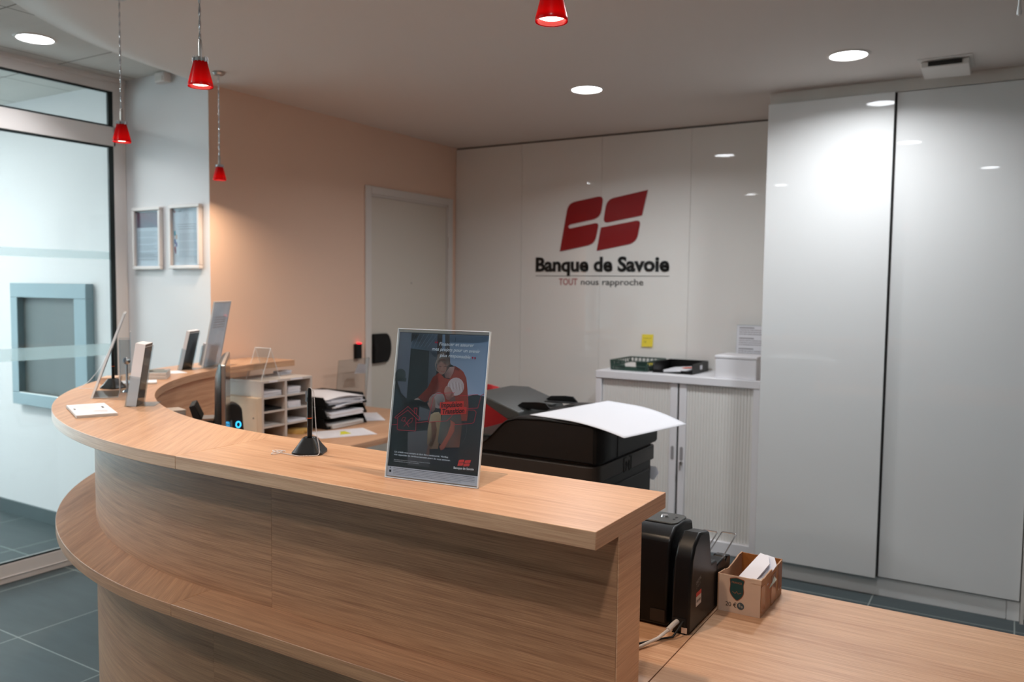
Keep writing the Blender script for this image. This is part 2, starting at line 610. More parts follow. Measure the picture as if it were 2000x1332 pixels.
class Art:
    """flat printed artwork: coloured shapes in sheet metres, laid on a plane"""
    def __init__(s, place, step=0.00012):
        s.mb = MB(); s.place = place; s.layer = 1; s.step = step

    def up(s):
        s.layer += 1
        return s

    def poly(s, pts, cols):
        if not isinstance(cols[0], (tuple, list)):
            cols = [cols] * len(pts)
        n = len(s.mb.v)
        ar = sum(pts[i][0] * pts[(i + 1) % len(pts)][1] - pts[(i + 1) % len(pts)][0] * pts[i][1] for i in range(len(pts)))
        if ar < 0:
            pts = pts[::-1]; cols = cols[::-1]
        for p, c in zip(pts, cols):
            s.mb.v.append(Vector(s.place(p[0], p[1], s.layer * s.step)))
            s.mb.c.append(lin(c))
        s.mb.f.append(list(range(n, n + len(pts)))); s.mb.m.append(0)
        return s

    def rect(s, x0, x1, y0, y1, c):
        return s.poly([(x0, y0), (x1, y0), (x1, y1), (x0, y1)], c)

    def ell(s, cx, cy, rx, ry, c, rot=0, n=20):
        pts = []
        for k in range(n):
            a = 2 * PI * k / n
            x, y = rx * math.cos(a), ry * math.sin(a)
            pts.append((cx + x * math.cos(rot) - y * math.sin(rot), cy + x * math.sin(rot) + y * math.cos(rot)))
        return s.poly(pts, c)

    def line(s, pts, w, c):
        for (x0, y0), (x1, y1) in zip(pts[:-1], pts[1:]):
            dx, dy = x1 - x0, y1 - y0
            L = math.hypot(dx, dy) or 1
            nx, ny = -dy / L * w / 2, dx / L * w / 2
            ex, ey = dx / L * w * 0.4, dy / L * w * 0.4
            s.poly([(x0 + nx - ex, y0 + ny - ey), (x1 + nx + ex, y1 + ny + ey), (x1 - nx + ex, y1 - ny + ey), (x0 - nx - ex, y0 - ny - ey)], c)
        return s

    def text(s, t, p0, p1, cap, c, bold=0.0, shear=0.0):
        vs, fs = text_geo(t, bold, shear)
        a = min(v[0] for v in vs); b = max(v[0] for v in vs)
        dx, dy = p1[0] - p0[0], p1[1] - p0[1]
        L = math.hypot(dx, dy)
        k = L / (b - a); kz = cap / 0.70
        ux, uy = dx / L, dy / L
        n = len(s.mb.v)
        for x, y in vs:
            X = (x - a) * k; Y = y * kz
            s.mb.v.append(Vector(s.place(p0[0] + X * ux - Y * uy, p0[1] + X * uy + Y * ux, s.layer * s.step)))
            s.mb.c.append(lin(c))
        for f in fs:
            s.mb.f.append([n + i for i in f]); s.mb.m.append(0)
        return s

    def scribble(s, x0, x1, y, h, c, seed=1, gap=0.25):
        """a line of print too small to read"""
        rr = random.Random(seed)
        x = x0
        while x < x1:
            w = rr.uniform(1.2, 4.5) * h
            s.rect(x, min(x + w, x1), y, y + h, c)
            x += w + h * rr.uniform(gap, gap * 2.5)
        return s

    def build(s, name, parent=None, m=None):
        return s.mb.build(name, m or PRINT, parent)


def round_poly(pts, n=6):
    """pts: (x, y, r) corners rounded with radius r"""
    out = []
    N = len(pts)
    for i in range(N):
        x, y, r = pts[i]
        p = Vector((x, y)); a = Vector(pts[i - 1][:2]); b = Vector(pts[(i + 1) % N][:2])
        if r <= 0:
            out.append((x, y)); continue
        u = (a - p); w = (b - p)
        d = min(r, u.length * 0.49, w.length * 0.49)
        u.normalize(); w.normalize()
        for k in range(n + 1):
            t = k / n
            q = (1 - t) ** 2 * (p + u * d) + 2 * t * (1 - t) * p + t * t * (p + w * d)
            out.append((q.x, q.y))
    return out


# two-letter emblem, in units measured on the wall sign (x right, y down)
EMB = [
    round_poly([(497, 775, 0), (578, 300, 75), (935, 243, 62), (905, 458, 75), (595, 513, 12), (578, 533, 10), (597, 551, 10), (893, 500, 45), (855, 708, 75)]),
    round_poly([(1360, 215, 0), (1310, 450, 0), (935, 512, 55), (970, 283, 75)]),
    round_poly([(915, 552, 0), (1300, 490, 50), (1262, 705, 80), (877, 775, 0)]),
]


def emblem_split():
    """the first shape has a slot: keep it as one outline, filled by triangulation"""
    return EMB


def tri_fill(pts):
    from mathutils.geometry import tessellate_polygon
    return tessellate_polygon([[Vector((p[0], p[1], 0)) for p in pts]])

# ================================================================== THE SETTING
XR = 3.0      # right wall of the hall
YB = -3.4     # rear wall behind the photographer
XS = -6.9     # street side of the airlock
X_G = -4.22   # glazed partition


def arc(cx, cy, a, b, d0, d1, n):
    """points of an ellipse quadrant; 0 = left end, 90 = front"""
    return [(cx - a * math.cos(R(d0 + (d1 - d0) * k / n)), cy - b * math.sin(R(d0 + (d1 - d0) * k / n))) for k in range(n + 1)]


# floor
struct(MB().box(XS - 0.3, XR + 0.15, YB - 0.15, 5.2, -0.12, 0).build('floor', FLOOR))
# tiled ceiling of the hall and airlock
struct(MB().box(XS - 0.3, XR + 0.15, YB - 0.15, 2.97, TILE, TILE + 0.1).build('ceiling', CTILE))
# plaster ceiling over the desk with its sloped curved edge
mb = MB()
rings = [(1.70, 1.70, CEIL), (1.84, 1.84, CEIL), (1.88, 1.88, CEIL + 0.002), (1.93, 1.93, CEIL + 0.012), (2.00, 1.99, CEIL + 0.036), (2.08, 2.05, CEIL + 0.066), (2.14, 2.09, CEIL + 0.089), (2.18, 2.12, TILE - 0.0005)]
rows = []
for a_, b_, z_ in rings:
    rows.append([(-1.667 - a_, 5.05, z_)] + [(x, y, z_) for x, y in arc(-1.667, 3.05, a_, b_, 0, 90, 44)] + [(XR, 3.05 - b_, z_)])
nr = len(rows[0])
mb.add([p for r_ in rows for p in r_], [(k * nr + i, k * nr + i + 1, (k + 1) * nr + i + 1, (k + 1) * nr + i) for k in range(len(rows) - 1) for i in range(nr - 1)])
mb.add(rows[0] + [(XR, 5.05, CEIL)], [tuple(range(nr + 1))])
mb.add([(-4.0, 2.9, 2.75), (XR, 2.9, 2.75), (XR, 5.05, 2.75), (-4.0, 5.05, 2.75)], [(0, 1, 2, 3)])
o = mb.build('ceiling', PLASTER, angle=60)
struct(o)

# wall with the framed notices, running on behind the glass into the airlock
mb = MB().box(XS, -3.5312, 2.81, 2.96, 0, 2.75)
struct(mb.build('wall_lobby', WHITE_WALL))
# peach wall with the door opening (Y 4.03..4.885, z 0..2.09)
mb = MB()
mb.box(-3.5308, -3.53, 2.8105, 2.9601, 0, 2.75).box(-3.68, -3.53, 2.9601, 4.03, 0, 2.75).box(-3.68, -3.53, 4.885, 5.1, 0, 2.75).box(-3.68, -3.53, 4.03, 4.885, 2.09, 2.75)
mb.box(-3.68, -3.64, 4.03, 4.885, 0, 2.09)
struct(mb.build('wall_left', PEACH))
# back wall: masonry with gloss glass panels
mb = MB().box(-3.68, XR, 4.99, 5.14, 0, 2.75)
struct(mb.build('wall_back', mat('wall_behind_panels', (110, 104, 98), rough=0.8)))
seams = [-3.528, -2.965, -2.355, -1.745, -1.12]
for i, (a, b) in enumerate(zip(seams[:-1], seams[1:])):
    o = MB().box(a + 0.0008, b - 0.0008, 4.977, 4.989, 0.0, CEIL - 0.012).build('trim_%d' % (i + 1), LACQ)
    struct(o, 'pale gloss glass wall panel')
# right hand side, rear wall with window, far right wall
struct(MB().box(0.10, XR, 4.40, 4.55, 0, 2.75).build('wall_right', FRAMEP))
struct(MB().box(0.085, 0.10, 4.33, 4.42, 0, CEIL).build('trim_6', FRIEZE))
struct(MB().box(XR, XR + 0.15, YB, 5.0, 0, 2.75).build('wall_east', WHITE_WALL))
mb = MB()
WX0, WX1, WZ0, WZ1 = -4.12, -2.75, 0.62, 1.09
mb.box(XS, WX0, YB - 0.15, YB, 0, 2.75).box(WX1, XR, YB - 0.15, YB, 0, 2.75).box(WX0, WX1, YB - 0.15, YB, 0, WZ0).box(WX0, WX1, YB - 0.15, YB, WZ1, 2.75)
struct(mb.build('wall_rear', WHITE_WALL))
w = MB()
w.box(WX0, WX0 + 0.03, YB - 0.1, YB - 0.04, WZ0, WZ1).box(WX1 - 0.03, WX1, YB - 0.1, YB - 0.04, WZ0, WZ1).box(WX0 + 0.03, WX1 - 0.03, YB - 0.1, YB - 0.04, WZ0, WZ0 + 0.03).box(WX0 + 0.03, WX1 - 0.03, YB - 0.1, YB - 0.04, WZ1 - 0.03, WZ1)
win = struct(w.build('window_3', ALU_W))
MB().box(WX0 + 0.03, WX1 - 0.03, YB - 0.075, YB - 0.067, WZ0 + 0.03, WZ1 - 0.03).build('pane', glass('dark_tinted_pane', (120, 136, 142)), win)
# street front of the airlock: posts and glass, daylight comes through here
mb = MB()
for y in (YB, -1.2, 0.4, 1.9, 2.75):
    mb.box(XS, XS + 0.06, y, y + 0.06, 0, TILE)
mb.box(XS, XS + 0.06, YB, 2.81, 0, 0.1).box(XS, XS + 0.06, YB, 2.81, 2.5, TILE)
win = struct(mb.build('window_2', ALU_W))
MB().box(XS + 0.02, XS + 0.028, YB + 0.06, 2.75, 0.1, 2.5).build('pane', glass('street_pane', (235, 242, 244)), win)

# skirting in the airlock and hall
struct(MB().box(XS + 0.06, -4.27, 2.798, 2.8099, 0.001, 0.088).build('baseboard_lobby', SKIRT))
struct(MB().box(-4.16, -3.53, 2.798, 2.8099, 0.001, 0.088).build('baseboard_left', SKIRT))

# glazed partition: frame, gaskets, panes, frosted stripes
mb = MB()
gx0, gx1 = X_G - 0.05, X_G
mb.box(gx0, gx1, YB, 2.809, 0.001, 0.098)            # bottom rail
mb.box(gx0, gx1, YB, 2.809, 2.535, 2.6079)           # top rail
mb.box(gx0, gx1, YB, 2.75, 2.242, 2.345)             # transom
mb.box(gx0, gx1, 2.737, 2.809, 0.098, 2.535)         # end post
for y in (1.15, -0.1, -1.7):
    mb.box(gx0 - 0.0, gx1 + 0.0, y, y + 0.06, 0.098, 2.535)
mb.box(gx1, gx1 + 0.012, YB, 2.809, 2.585, 2.6079)
mb.box(gx1, gx1 + 0.004, YB, 2.809, 0.03, 0.036)
part = struct(mb.build('window_1', ALU_W, bevel=0.002))
mb = MB()
for z0, z1 in ((0.098, 2.242), (2.345, 2.535)):
    for y0, y1 in ((1.21, 2.737), (-0.04, 1.15), (-1.64, -0.1), (YB, -1.7)):
        g = 0.011
        X0, X1 = gx1 - 0.016, gx1 - 0.002
        mb.box(X0, X1, y0, y1, z0, z0 + g * 0.8).box(X0, X1, y0, y1, z1 - g, z1)
        mb.box(X0, X1, y0, y0 + g, z0 + g, z1 - g).box(X0, X1, y1 - 0.028, y1, z0 + g, z1 - g)
mb.build('gasket', GASKET, part)
for z0, z1 in ((0.1, 2.24), (2.347, 2.533)):
    MB().box(gx0 + 0.02, gx0 + 0.026, YB + 0.01, 2.735, z0, z1).build('pane', PANE, part)
MB().box(gx0 + 0.0262, gx0 + 0.0266, YB + 0.02, 2.73, 1.628, 1.671).build('frosted_stripe', FILM, part)
MB().box(gx0 + 0.0262, gx0 + 0.0266, YB + 0.02, 2.73, 1.105, 1.169).build('frosted_stripe', FILM, part)

# door in the peach wall
mb = MB()
for d, (y0, y1, zt) in ((0.012, (3.984, 4.928, 2.137)),):
    mb.box(-3.53, -3.53 + d, y0, y0 + 0.055, 0, zt).box(-3.53, -3.53 + d, y1 - 0.055, y1, 0, zt).box(-3.53, -3.53 + d, y0 + 0.055, y1 - 0.055, zt - 0.05, zt)
mb.box(-3.60, -3.53, 4.032, 4.045, 0, 2.088).box(-3.60, -3.53, 4.868, 4.883, 0, 2.088).box(-3.60, -3.53, 4.045, 4.868, 2.074, 2.088)
door = struct(mb.build('door_1', FRAMEP, bevel=0.002))
MB().box(-3.575, -3.535, 4.047, 4.866, 0.004, 2.072).build('leaf', DOORP, door, bevel=0.001)
# dark D-shaped handle plate
pts = [(4.058, 1.0), (4.058, 1.192)] + [(4.175 + 0.055 * math.sin(R(a)), 1.096 + 0.097 * math.cos(R(a))) for a in range(8, 176, 12)]
MB().prism(pts, -3.5349, -3.508, 'x').build('handle_plate', BLACKS, door, bevel=0.006)
MB().prism([(4.075 + 0.014 * math.cos(a * PI / 6), 1.098 + 0.02 * math.sin(a * PI / 6)) for a in range(12)], -3.508, -3.503, 'x').build('keyhole_cover', BLACKM, door, bevel=0.002)
MB().prism([(4.466 + 0.006 * math.cos(a * PI / 6), 1.524 + 0.006 * math.sin(a * PI / 6)) for a in range(12)], -3.5349, -3.530, 'x').build('peephole', STEEL, door)
mb = MB()
for z in (0.25, 1.05, 1.82):
    mb.at((-3.515, 4.878, z)).lathe([(0.008, -0.04), (0.008, 0.04)], n=12, close=True)
mb.build('hinge', FRAMEP, door)

# ------------------------------------------------------------------ downlights
VISIBLE_DL = [
    ((-1.897, 3.815, CEIL), 'round white downlight in the plaster ceiling in front of the logo wall'),
    ((-0.650, 3.802, CEIL), 'round white downlight in the ceiling close to the gloss wardrobe'),
    ((-3.855, 2.126, TILE), 'round white downlight in the tiled ceiling above the glass partition'),
    ((-0.647, 2.517, CEIL), 'downlight in the plaster ceiling over the desk, mirrored highest in the right wardrobe door'),
    ((-0.230, 0.26, TILE), 'downlight above the front of the desk, seen mirrored in the right wardrobe door'),
    ((-2.137, -0.24, TILE), 'downlight over the hall in front of the counter, mirrored low in the left wardrobe door'),
    ((-2.636, 0.377, TILE), 'downlight over the hall further left, mirrored in the right glass wall panel'),
    ((-4.60, 0.63, TILE), 'downlight in the airlock ceiling beyond the glazing, mirrored above the red emblem'),
]


def make_downlight():
    t = thing('ceiling_downlight', 'x', 'ceiling light', group='round ceiling downlights')
    MB().lathe([(0.074, -0.002), (0.076, -0.006), (0.084, -0.006), (0.09, 0.0)], n=40).build('trim_ring', FRAMEP, t)
    MB().lathe([(0.0, -0.0025), (0.074, -0.0025)], n=40).build('diffuser', DISC, t)
    la = bpy.data.lights.new('lamp', 'AREA')
    la.shape = 'DISK'; la.size = 0.14; la.energy = DOWN; la.color = (0.93, 0.965, 1.0)
    la.spread = R(155)
    lo_ = bpy.data.objects.new('lamp', la); C.objects.link(lo_)
    lo_.location = (0, 0, -0.008); lo_.parent = t
    lo_.visible_glossy = True
    return t


dl = make_downlight()
for i, (loc, lab) in enumerate(VISIBLE_DL):
    o = dl if i == 0 else copy_tree(dl)
    o.location = loc
    o['label'] = lab
    if i == 3:
        for ch in o.children:
            if ch.type == 'LIGHT':
                ch.data = ch.data.copy(); ch.data.energy = DOWN * 0.7
    if i == 2:
        for ch in o.children:
            if ch.type == 'LIGHT':
                ch.data = ch.data.copy(); ch.data.energy = DOWN * 0.38; ch.data.spread = R(120)
# added fill panel, out of view, that brightens the airlock
t = thing('added_airlock_light', 'added unseen light panel that brightens the airlock beyond the glass', 'ceiling light', (-5.7, 1.35, TILE))
mb = MB().at(WORLD[t.name].translation)
mb.box(-0.6, 0.6, -0.3, 0.3, -0.012, -0.0005).build('frame', ALU_W, t)
MB().at(WORLD[t.name].translation).box(-0.58, 0.58, -0.28, 0.28, -0.014, -0.0121).build('diffuser', emit_mat('fill_panel_glow', (252, 250, 250), 33), t)

# ------------------------------------------------------------------ red pendants
def make_pendant():
    t = thing('pendant_lamp', 'x', 'lamp', group='red glass pendants over the counter')
    H = CEIL - 2.0
    # origin at the shade rim
    MB().lathe([(0.0305, 0.0), (0.0312, 0.003), (0.0305, 0.008), (0.0165, 0.064), (0.0155, 0.067)], n=32).build('shade', SHADE, t)
    MB().lathe([(0.0285, 0.001), (0.0285, 0.006), (0.0155, 0.062)], n=32).build('shade_liner', SHADE, t)
    mb = MB()
    mb.lathe([(0.0, 0.063), (0.0175, 0.063), (0.018, 0.070), (0.015, 0.073), (0.0, 0.073)], n=28)
    for k in range(12):
        a = 2 * PI * k / 12
        mb.tube([(0.018 * math.cos(a), 0.018 * math.sin(a), 0.061), (0.018 * math.cos(a), 0.018 * math.sin(a), 0.074)], 0.0016, 6)
    mb.build('crown', CHROME, t)
    MB().lathe([(0.0, 0.073), (0.005, 0.073), (0.0055, 0.105), (0.004, 0.118), (0.0, 0.118)], n=16).build('socket', STEEL, t)
    mb = MB()
    n = 70
    for ph in (0, PI):
        mb.tube([(0.0019 * math.cos(ph + k * 0.55), 0.0019 * math.sin(ph + k * 0.55), 0.115 + (H - 0.12) * k / n) for k in range(n + 1)], 0.0018, 6)
    mb.build('cord', CHROME, t)
    MB().lathe([(0.0, H - 0.014), (0.02, H - 0.014), (0.03, H - 0.006), (0.03, H - 0.0003), (0, H - 0.0003)], n=28).build('ceiling_rose', STEEL, t)
    MB().lathe([(0.0, 0.005), (0.016, 0.0055), (0.025, 0.009), (0.0262, 0.015)], n=24).build('bulb', BULB, t)
    la = bpy.data.lights.new('lamp', 'AREA')
    la.shape = 'DISK'; la.size = 0.04; la.energy = HALO; la.color = (1.0, 0.75, 0.54); la.spread = R(148)
    lo_ = bpy.data.objects.new('lamp', la); C.objects.link(lo_)
    lo_.location = (0, 0, 0.004); lo_.parent = t
    pl = bpy.data.lights.new('glow', 'POINT')
    pl.energy = 0.004; pl.color = (1.0, 0.62, 0.42); pl.shadow_soft_size = 0.005
    po = bpy.data.objects.new('glow', pl); C.objects.link(po)
    po.location = (0, 0, 0.035); po.parent = t
    return t


pend = make_pendant()
for i, (x, y, lab) in enumerate([
        (-1.789, 1.401, 'red glass pendant on a chrome cord before the top left of the peach wall'),
        (-2.734, 1.805, 'small red glass pendant hanging in front of the glass partition'),
        (-3.289, 2.678, 'smallest looking red glass pendant, hanging in front of the peach wall edge'),
        (-0.766, 1.387, 'red glass pendant cut by the top edge of the picture, above the logo')]):
    o = pend if i == 0 else copy_tree(pend)
    o.location = (x, y, 2.0)
    o['label'] = lab

# clear drop hanging at the right edge
t = thing('hanging_clear_drop', 'thin clear plastic drop hanging at the top right corner', 'hanging ornament', (-0.0195, 2.3, CEIL))
MB().at((-0.0195, 2.3, 0)).tube([(0, 0, 2.2), (0, 0, CEIL - 0.003)], 0.0016, 6).build('cord', CLEAR_E, t)
MB().at((-0.0195, 2.3, 2.15)).lathe([(0.0, 0.0), (0.005, 0.003), (0.0055, 0.01), (0.003, 0.028), (0.0035, 0.05), (0.0, 0.055)], n=12).build('drop', CLEAR_E, t)

# ------------------------------------------------------------------ ceiling vent and detector
t = thing('ceiling_vent', 'white slot air vent in the ceiling in front of the wardrobe', 'vent', (-0.30, 4.13, CEIL))
mb = MB().box(-0.405, -0.195, 4.02, 4.26, CEIL - 0.004, CEIL - 0.0005)
mb.build('flange', FRAMEP, t)
MB().prism([(4.06, CEIL - 0.005), (4.06, CEIL - 0.03), (4.24, CEIL - 0.042), (4.25, CEIL - 0.005)], -0.393, -0.207, 'x').build('deflector', FRAMEP, t, bevel=0.003)
MB().box(-0.365, -0.235, 4.054, 4.0599, CEIL - 0.026, CEIL - 0.008).build('slot', DARKGAP, t)
t = thing('motion_detector', 'small white detector box high on the white wall under the ceiling', 'sensor', (-3.86, 2.79, 2.55))
MB().box(-3.90, -3.817, 2.765, 2.8095, 2.55, 2.602).build('housing', ALU_W, t, bevel=0.006)
MB().box(-3.885, -3.832, 2.762, 2.765, 2.556, 2.58).build('lens', FRAMEP, t)

# ================================================================== RECEPTION COUNTER
XE = -0.560     # right hand end of the counter
XA = -1.62      # where the straight run turns into the curve
YEND = 3.09


def band(name, outer, inner, z0, z1, m, parent, uv, bevel=0.0012):
    """solid between two polylines of the same length"""
    n = len(outer)
    mb = MB()
    vs = [(x, y, z0) for x, y in outer] + [(x, y, z0) for x, y in inner] + [(x, y, z1) for x, y in outer] + [(x, y, z1) for x, y in inner]
    fs = []
    for i in range(n - 1):
        fs.append((2 * n + i, 2 * n + i + 1, 3 * n + i + 1, 3 * n + i))
        fs.append((i, n + i, n + i + 1, i + 1))
        fs.append((i, i + 1, 2 * n + i + 1, 2 * n + i))
        fs.append((n + i, 3 * n + i, 3 * n + i + 1, n + i + 1))
    fs.append((0, 2 * n, 3 * n, n))
    fs.append((n - 1, 2 * n - 1, 4 * n - 1, 3 * n - 1))
    mb.add(vs, fs)
    return mb.build(name, m, parent, bevel=bevel, uv=uv)


def curve_uv(cx, cy, rad, ax):
    gx, gy = ax
    def f(v, n):
        if abs(n.z) > 0.7:
            return (v.x * gx + v.y * gy + 2.0, -v.x * gy + v.y * gx + 5.0)
        a = math.atan2(cy - v.y, cx - v.x)
        return (a * rad + 7.0, v.z + 1.7)
    return f


counter = thing('reception_counter', 'curved oak veneer reception counter with a high top and a lower front shelf', 'counter', (-1.62, 1.5, 0))
GR = (-0.612, 0.791)
NA = 56
# high top: straight board and curved board
o1 = [(XE, 1.187), (XA, 1.187)]
i1 = [(XE, 1.50), (XA, 1.50)]
band('counter_top', o1[::-1], i1[::-1], TOPZ - 0.031, TOPZ, OAK, counter, grain((1, 0)))
oc = arc(-1.629, 3.066, 1.879, 1.879, 90, 0, NA)
oc[0] = (XA - 0.0004, 1.187)
oc = [(x, min(y, YEND)) for x, y in oc] + [(-3.508, YEND)]
ic = arc(-1.60, 3.03, 1.62, 1.53, 90, 0, NA)
ic[0] = (XA - 0.0004, 1.50); ic[1] = (ic[1][0] - 0.0, ic[1][1])
ic = ic + [(-3.22, YEND)]
band('counter_top', oc[::-1], ic[::-1], TOPZ - 0.031, TOPZ, OAK, counter, curve_uv(-1.63, 3.05, 1.8, GR))
# front panels above and below the shelf (one wall, 10 cm thick)
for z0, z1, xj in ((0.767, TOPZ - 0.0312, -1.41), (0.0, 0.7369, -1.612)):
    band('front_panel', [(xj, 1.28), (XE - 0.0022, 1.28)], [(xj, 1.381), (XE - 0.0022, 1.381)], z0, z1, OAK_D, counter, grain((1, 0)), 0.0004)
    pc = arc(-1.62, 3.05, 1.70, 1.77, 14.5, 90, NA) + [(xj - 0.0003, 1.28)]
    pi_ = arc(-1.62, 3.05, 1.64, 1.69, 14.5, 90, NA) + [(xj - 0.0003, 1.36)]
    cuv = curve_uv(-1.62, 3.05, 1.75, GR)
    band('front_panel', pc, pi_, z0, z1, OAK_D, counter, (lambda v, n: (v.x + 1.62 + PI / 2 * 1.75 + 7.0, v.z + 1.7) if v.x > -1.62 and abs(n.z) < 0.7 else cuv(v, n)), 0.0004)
# end panel
MB().box(XE - 0.002, XE, 1.2806, 1.3806, 0.0, TOPZ - 0.0313).build('end_panel', OAK, counter, bevel=0.0004, uv=lambda v, n: (v.y * 1.0, v.z))
# inner lining of the curve, seen under the top
band('inner_lining', arc(-1.62, 3.05, 1.64, 1.69, 14.5, 90, NA), arc(-1.62, 3.05, 1.62, 1.67, 14.5, 90, NA), DESK + 0.001, TOPZ - 0.0314, OAK, counter, curve_uv(-1.62, 3.05, 1.6, GR))
# shelf
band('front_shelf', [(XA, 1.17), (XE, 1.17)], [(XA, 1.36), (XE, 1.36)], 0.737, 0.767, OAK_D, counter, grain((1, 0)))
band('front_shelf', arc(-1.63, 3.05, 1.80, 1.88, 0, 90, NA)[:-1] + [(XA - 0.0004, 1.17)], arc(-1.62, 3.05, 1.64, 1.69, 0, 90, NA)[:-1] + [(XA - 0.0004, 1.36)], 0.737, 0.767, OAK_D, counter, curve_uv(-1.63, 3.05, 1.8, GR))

# ------------------------------------------------------------------ desks behind and beside the counter
t = thing('reception_desk', 'oak veneer staff desk running inside the curved counter to the door wall', 'desk', (-2.3, 2.2, 0))
ai = arc(-1.62, 3.05, 1.615, 1.665, 15, 90, NA)
poly = [(-3.528, 3.945), (-3.528, 2.66), (-3.19, 2.66)] + ai + [(-0.5745, 1.385), (-0.5745, 2.12), (-1.9, 2.12), (-2.3, 2.25), (-2.55, 2.5), (-2.67, 2.85), (-2.68, 3.945)]
MB().prism(poly, DESK - 0.03, DESK).build('desk_top', OAK, t, bevel=0.0012, uv=lambda v, n: ((v.y, v.x) if abs(n.z) > 0.7 and v.x < -2.0 else grain((1, 0))(v, n)))
for (a, b) in ((-0.62, 2.0), (-2.74, 3.88)):
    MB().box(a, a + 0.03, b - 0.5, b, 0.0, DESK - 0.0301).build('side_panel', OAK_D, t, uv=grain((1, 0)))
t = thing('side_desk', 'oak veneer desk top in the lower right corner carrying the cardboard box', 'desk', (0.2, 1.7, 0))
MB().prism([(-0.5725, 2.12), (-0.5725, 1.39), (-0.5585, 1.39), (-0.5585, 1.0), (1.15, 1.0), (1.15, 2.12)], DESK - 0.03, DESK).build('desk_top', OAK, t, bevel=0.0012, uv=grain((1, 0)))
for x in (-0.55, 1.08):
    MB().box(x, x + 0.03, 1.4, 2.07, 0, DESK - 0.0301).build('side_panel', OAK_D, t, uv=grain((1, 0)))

# ================================================================== WALL SIGN
def emb_place(px, pz):
    """emblem unit -> wall X, Z"""
    X = -2.8426 + (px - 240) * 0.000728 + 0.0
    Z = 1.5849 + (1018 - py_fix(px, pz)) * 0.000681
    return X, Z


def py_fix(px, pz):
    return pz - (px - 240) * 0.0028


t = thing('wall_sign', 'bank wall sign with red emblem and black lettering on the glass panels', 'sign', (-2.36, 4.977, 1.52))
FY = 4.9768


def wall_pt(px, pz, d):
    X, Z = emb_place(px, pz)
    return (X, FY - d, Z)


mb = MB()
for pts in EMB:
    n = len(pts)
    tr = tri_fill(pts)
    vs = [wall_pt(p[0], p[1], 0.006) for p in pts] + [wall_pt(p[0], p[1], 0.0) for p in pts]
    fs = []
    for f in tr:
        a, b, c = [Vector(vs[i]) for i in f]
        fs.append(tuple(f) if (b - a).cross(c - a).y < 0 else tuple(reversed(f)))
    fs += [(i, (i + 1) % n, n + (i + 1) % n, n + i) for i in range(n)]
    mb.add(vs, fs)
mb.build('emblem', REDSIGN, t, label='red two-letter emblem')
wl = lambda x, z, d: (x, FY - d, z)
mb = MB(); solid_text(mb, 'Banque de Savoie', -2.843, -1.871, 1.6178, 0.092, wl, 0.005, bold=0.034)
mb.build('lettering', BLACKSIGN, t)
MB().box(-2.843, -1.871, FY - 0.002, FY, 1.5835, 1.5865).build('underline', GREYTXT, t)
mb = MB(); solid_text(mb, 'TOUT', -2.6608, -2.521, 1.524, 0.044, wl, 0.002, bold=0.008)
mb.build('tagline_word', REDTXT, t, label='faded red word')
mb = MB(); solid_text(mb, 'nous rapproche', -2.493, -2.045, 1.5258, 0.0405, wl, 0.002, bold=0.006)
mb.build('tagline', GREYTXT, t)

# yellow note
tag(None or thing('sticky_note', 'yellow sticky note with handwriting on the glass panel over the green basket', 'note', (-2.006, 4.9765, 1.13)))
nt_ = bpy.data.objects['sticky_note']
MB().add([(-2.046, 4.9755, 1.21), (-1.968, 4.9755, 1.211), (-1.969, 4.966, 1.131), (-2.046, 4.968, 1.13),
          (-2.046, 4.9759, 1.21), (-1.968, 4.9759, 1.211), (-1.969, 4.9664, 1.131), (-2.046, 4.9684, 1.13)],
         [(0, 3, 2, 1), (4, 5, 6, 7), (0, 1, 5, 4), (1, 2, 6, 5), (2, 3, 7, 6), (3, 0, 4, 7)]).build('paper', YELLOW, nt_)
sp = lambda x, y, d: (-2.046 + x, 4.9755 - 0.0078 * (1 - y / 0.08) - 0.0006 - d, 1.13 + y)
a = Art(sp)
INK = (50, 46, 30)
rr = random.Random(3)
for y0, xa, xb in ((0.055, 0.012, 0.07), (0.036, 0.016, 0.066), (0.028, 0.02, 0.04)):
    pts = []
    x = xa
    while x < xb:
        pts.append((x, y0 + rr.uniform(-0.003, 0.004))); x += 0.0028
    a.line(pts, 0.0014, INK)
a.build('handwriting', nt_)

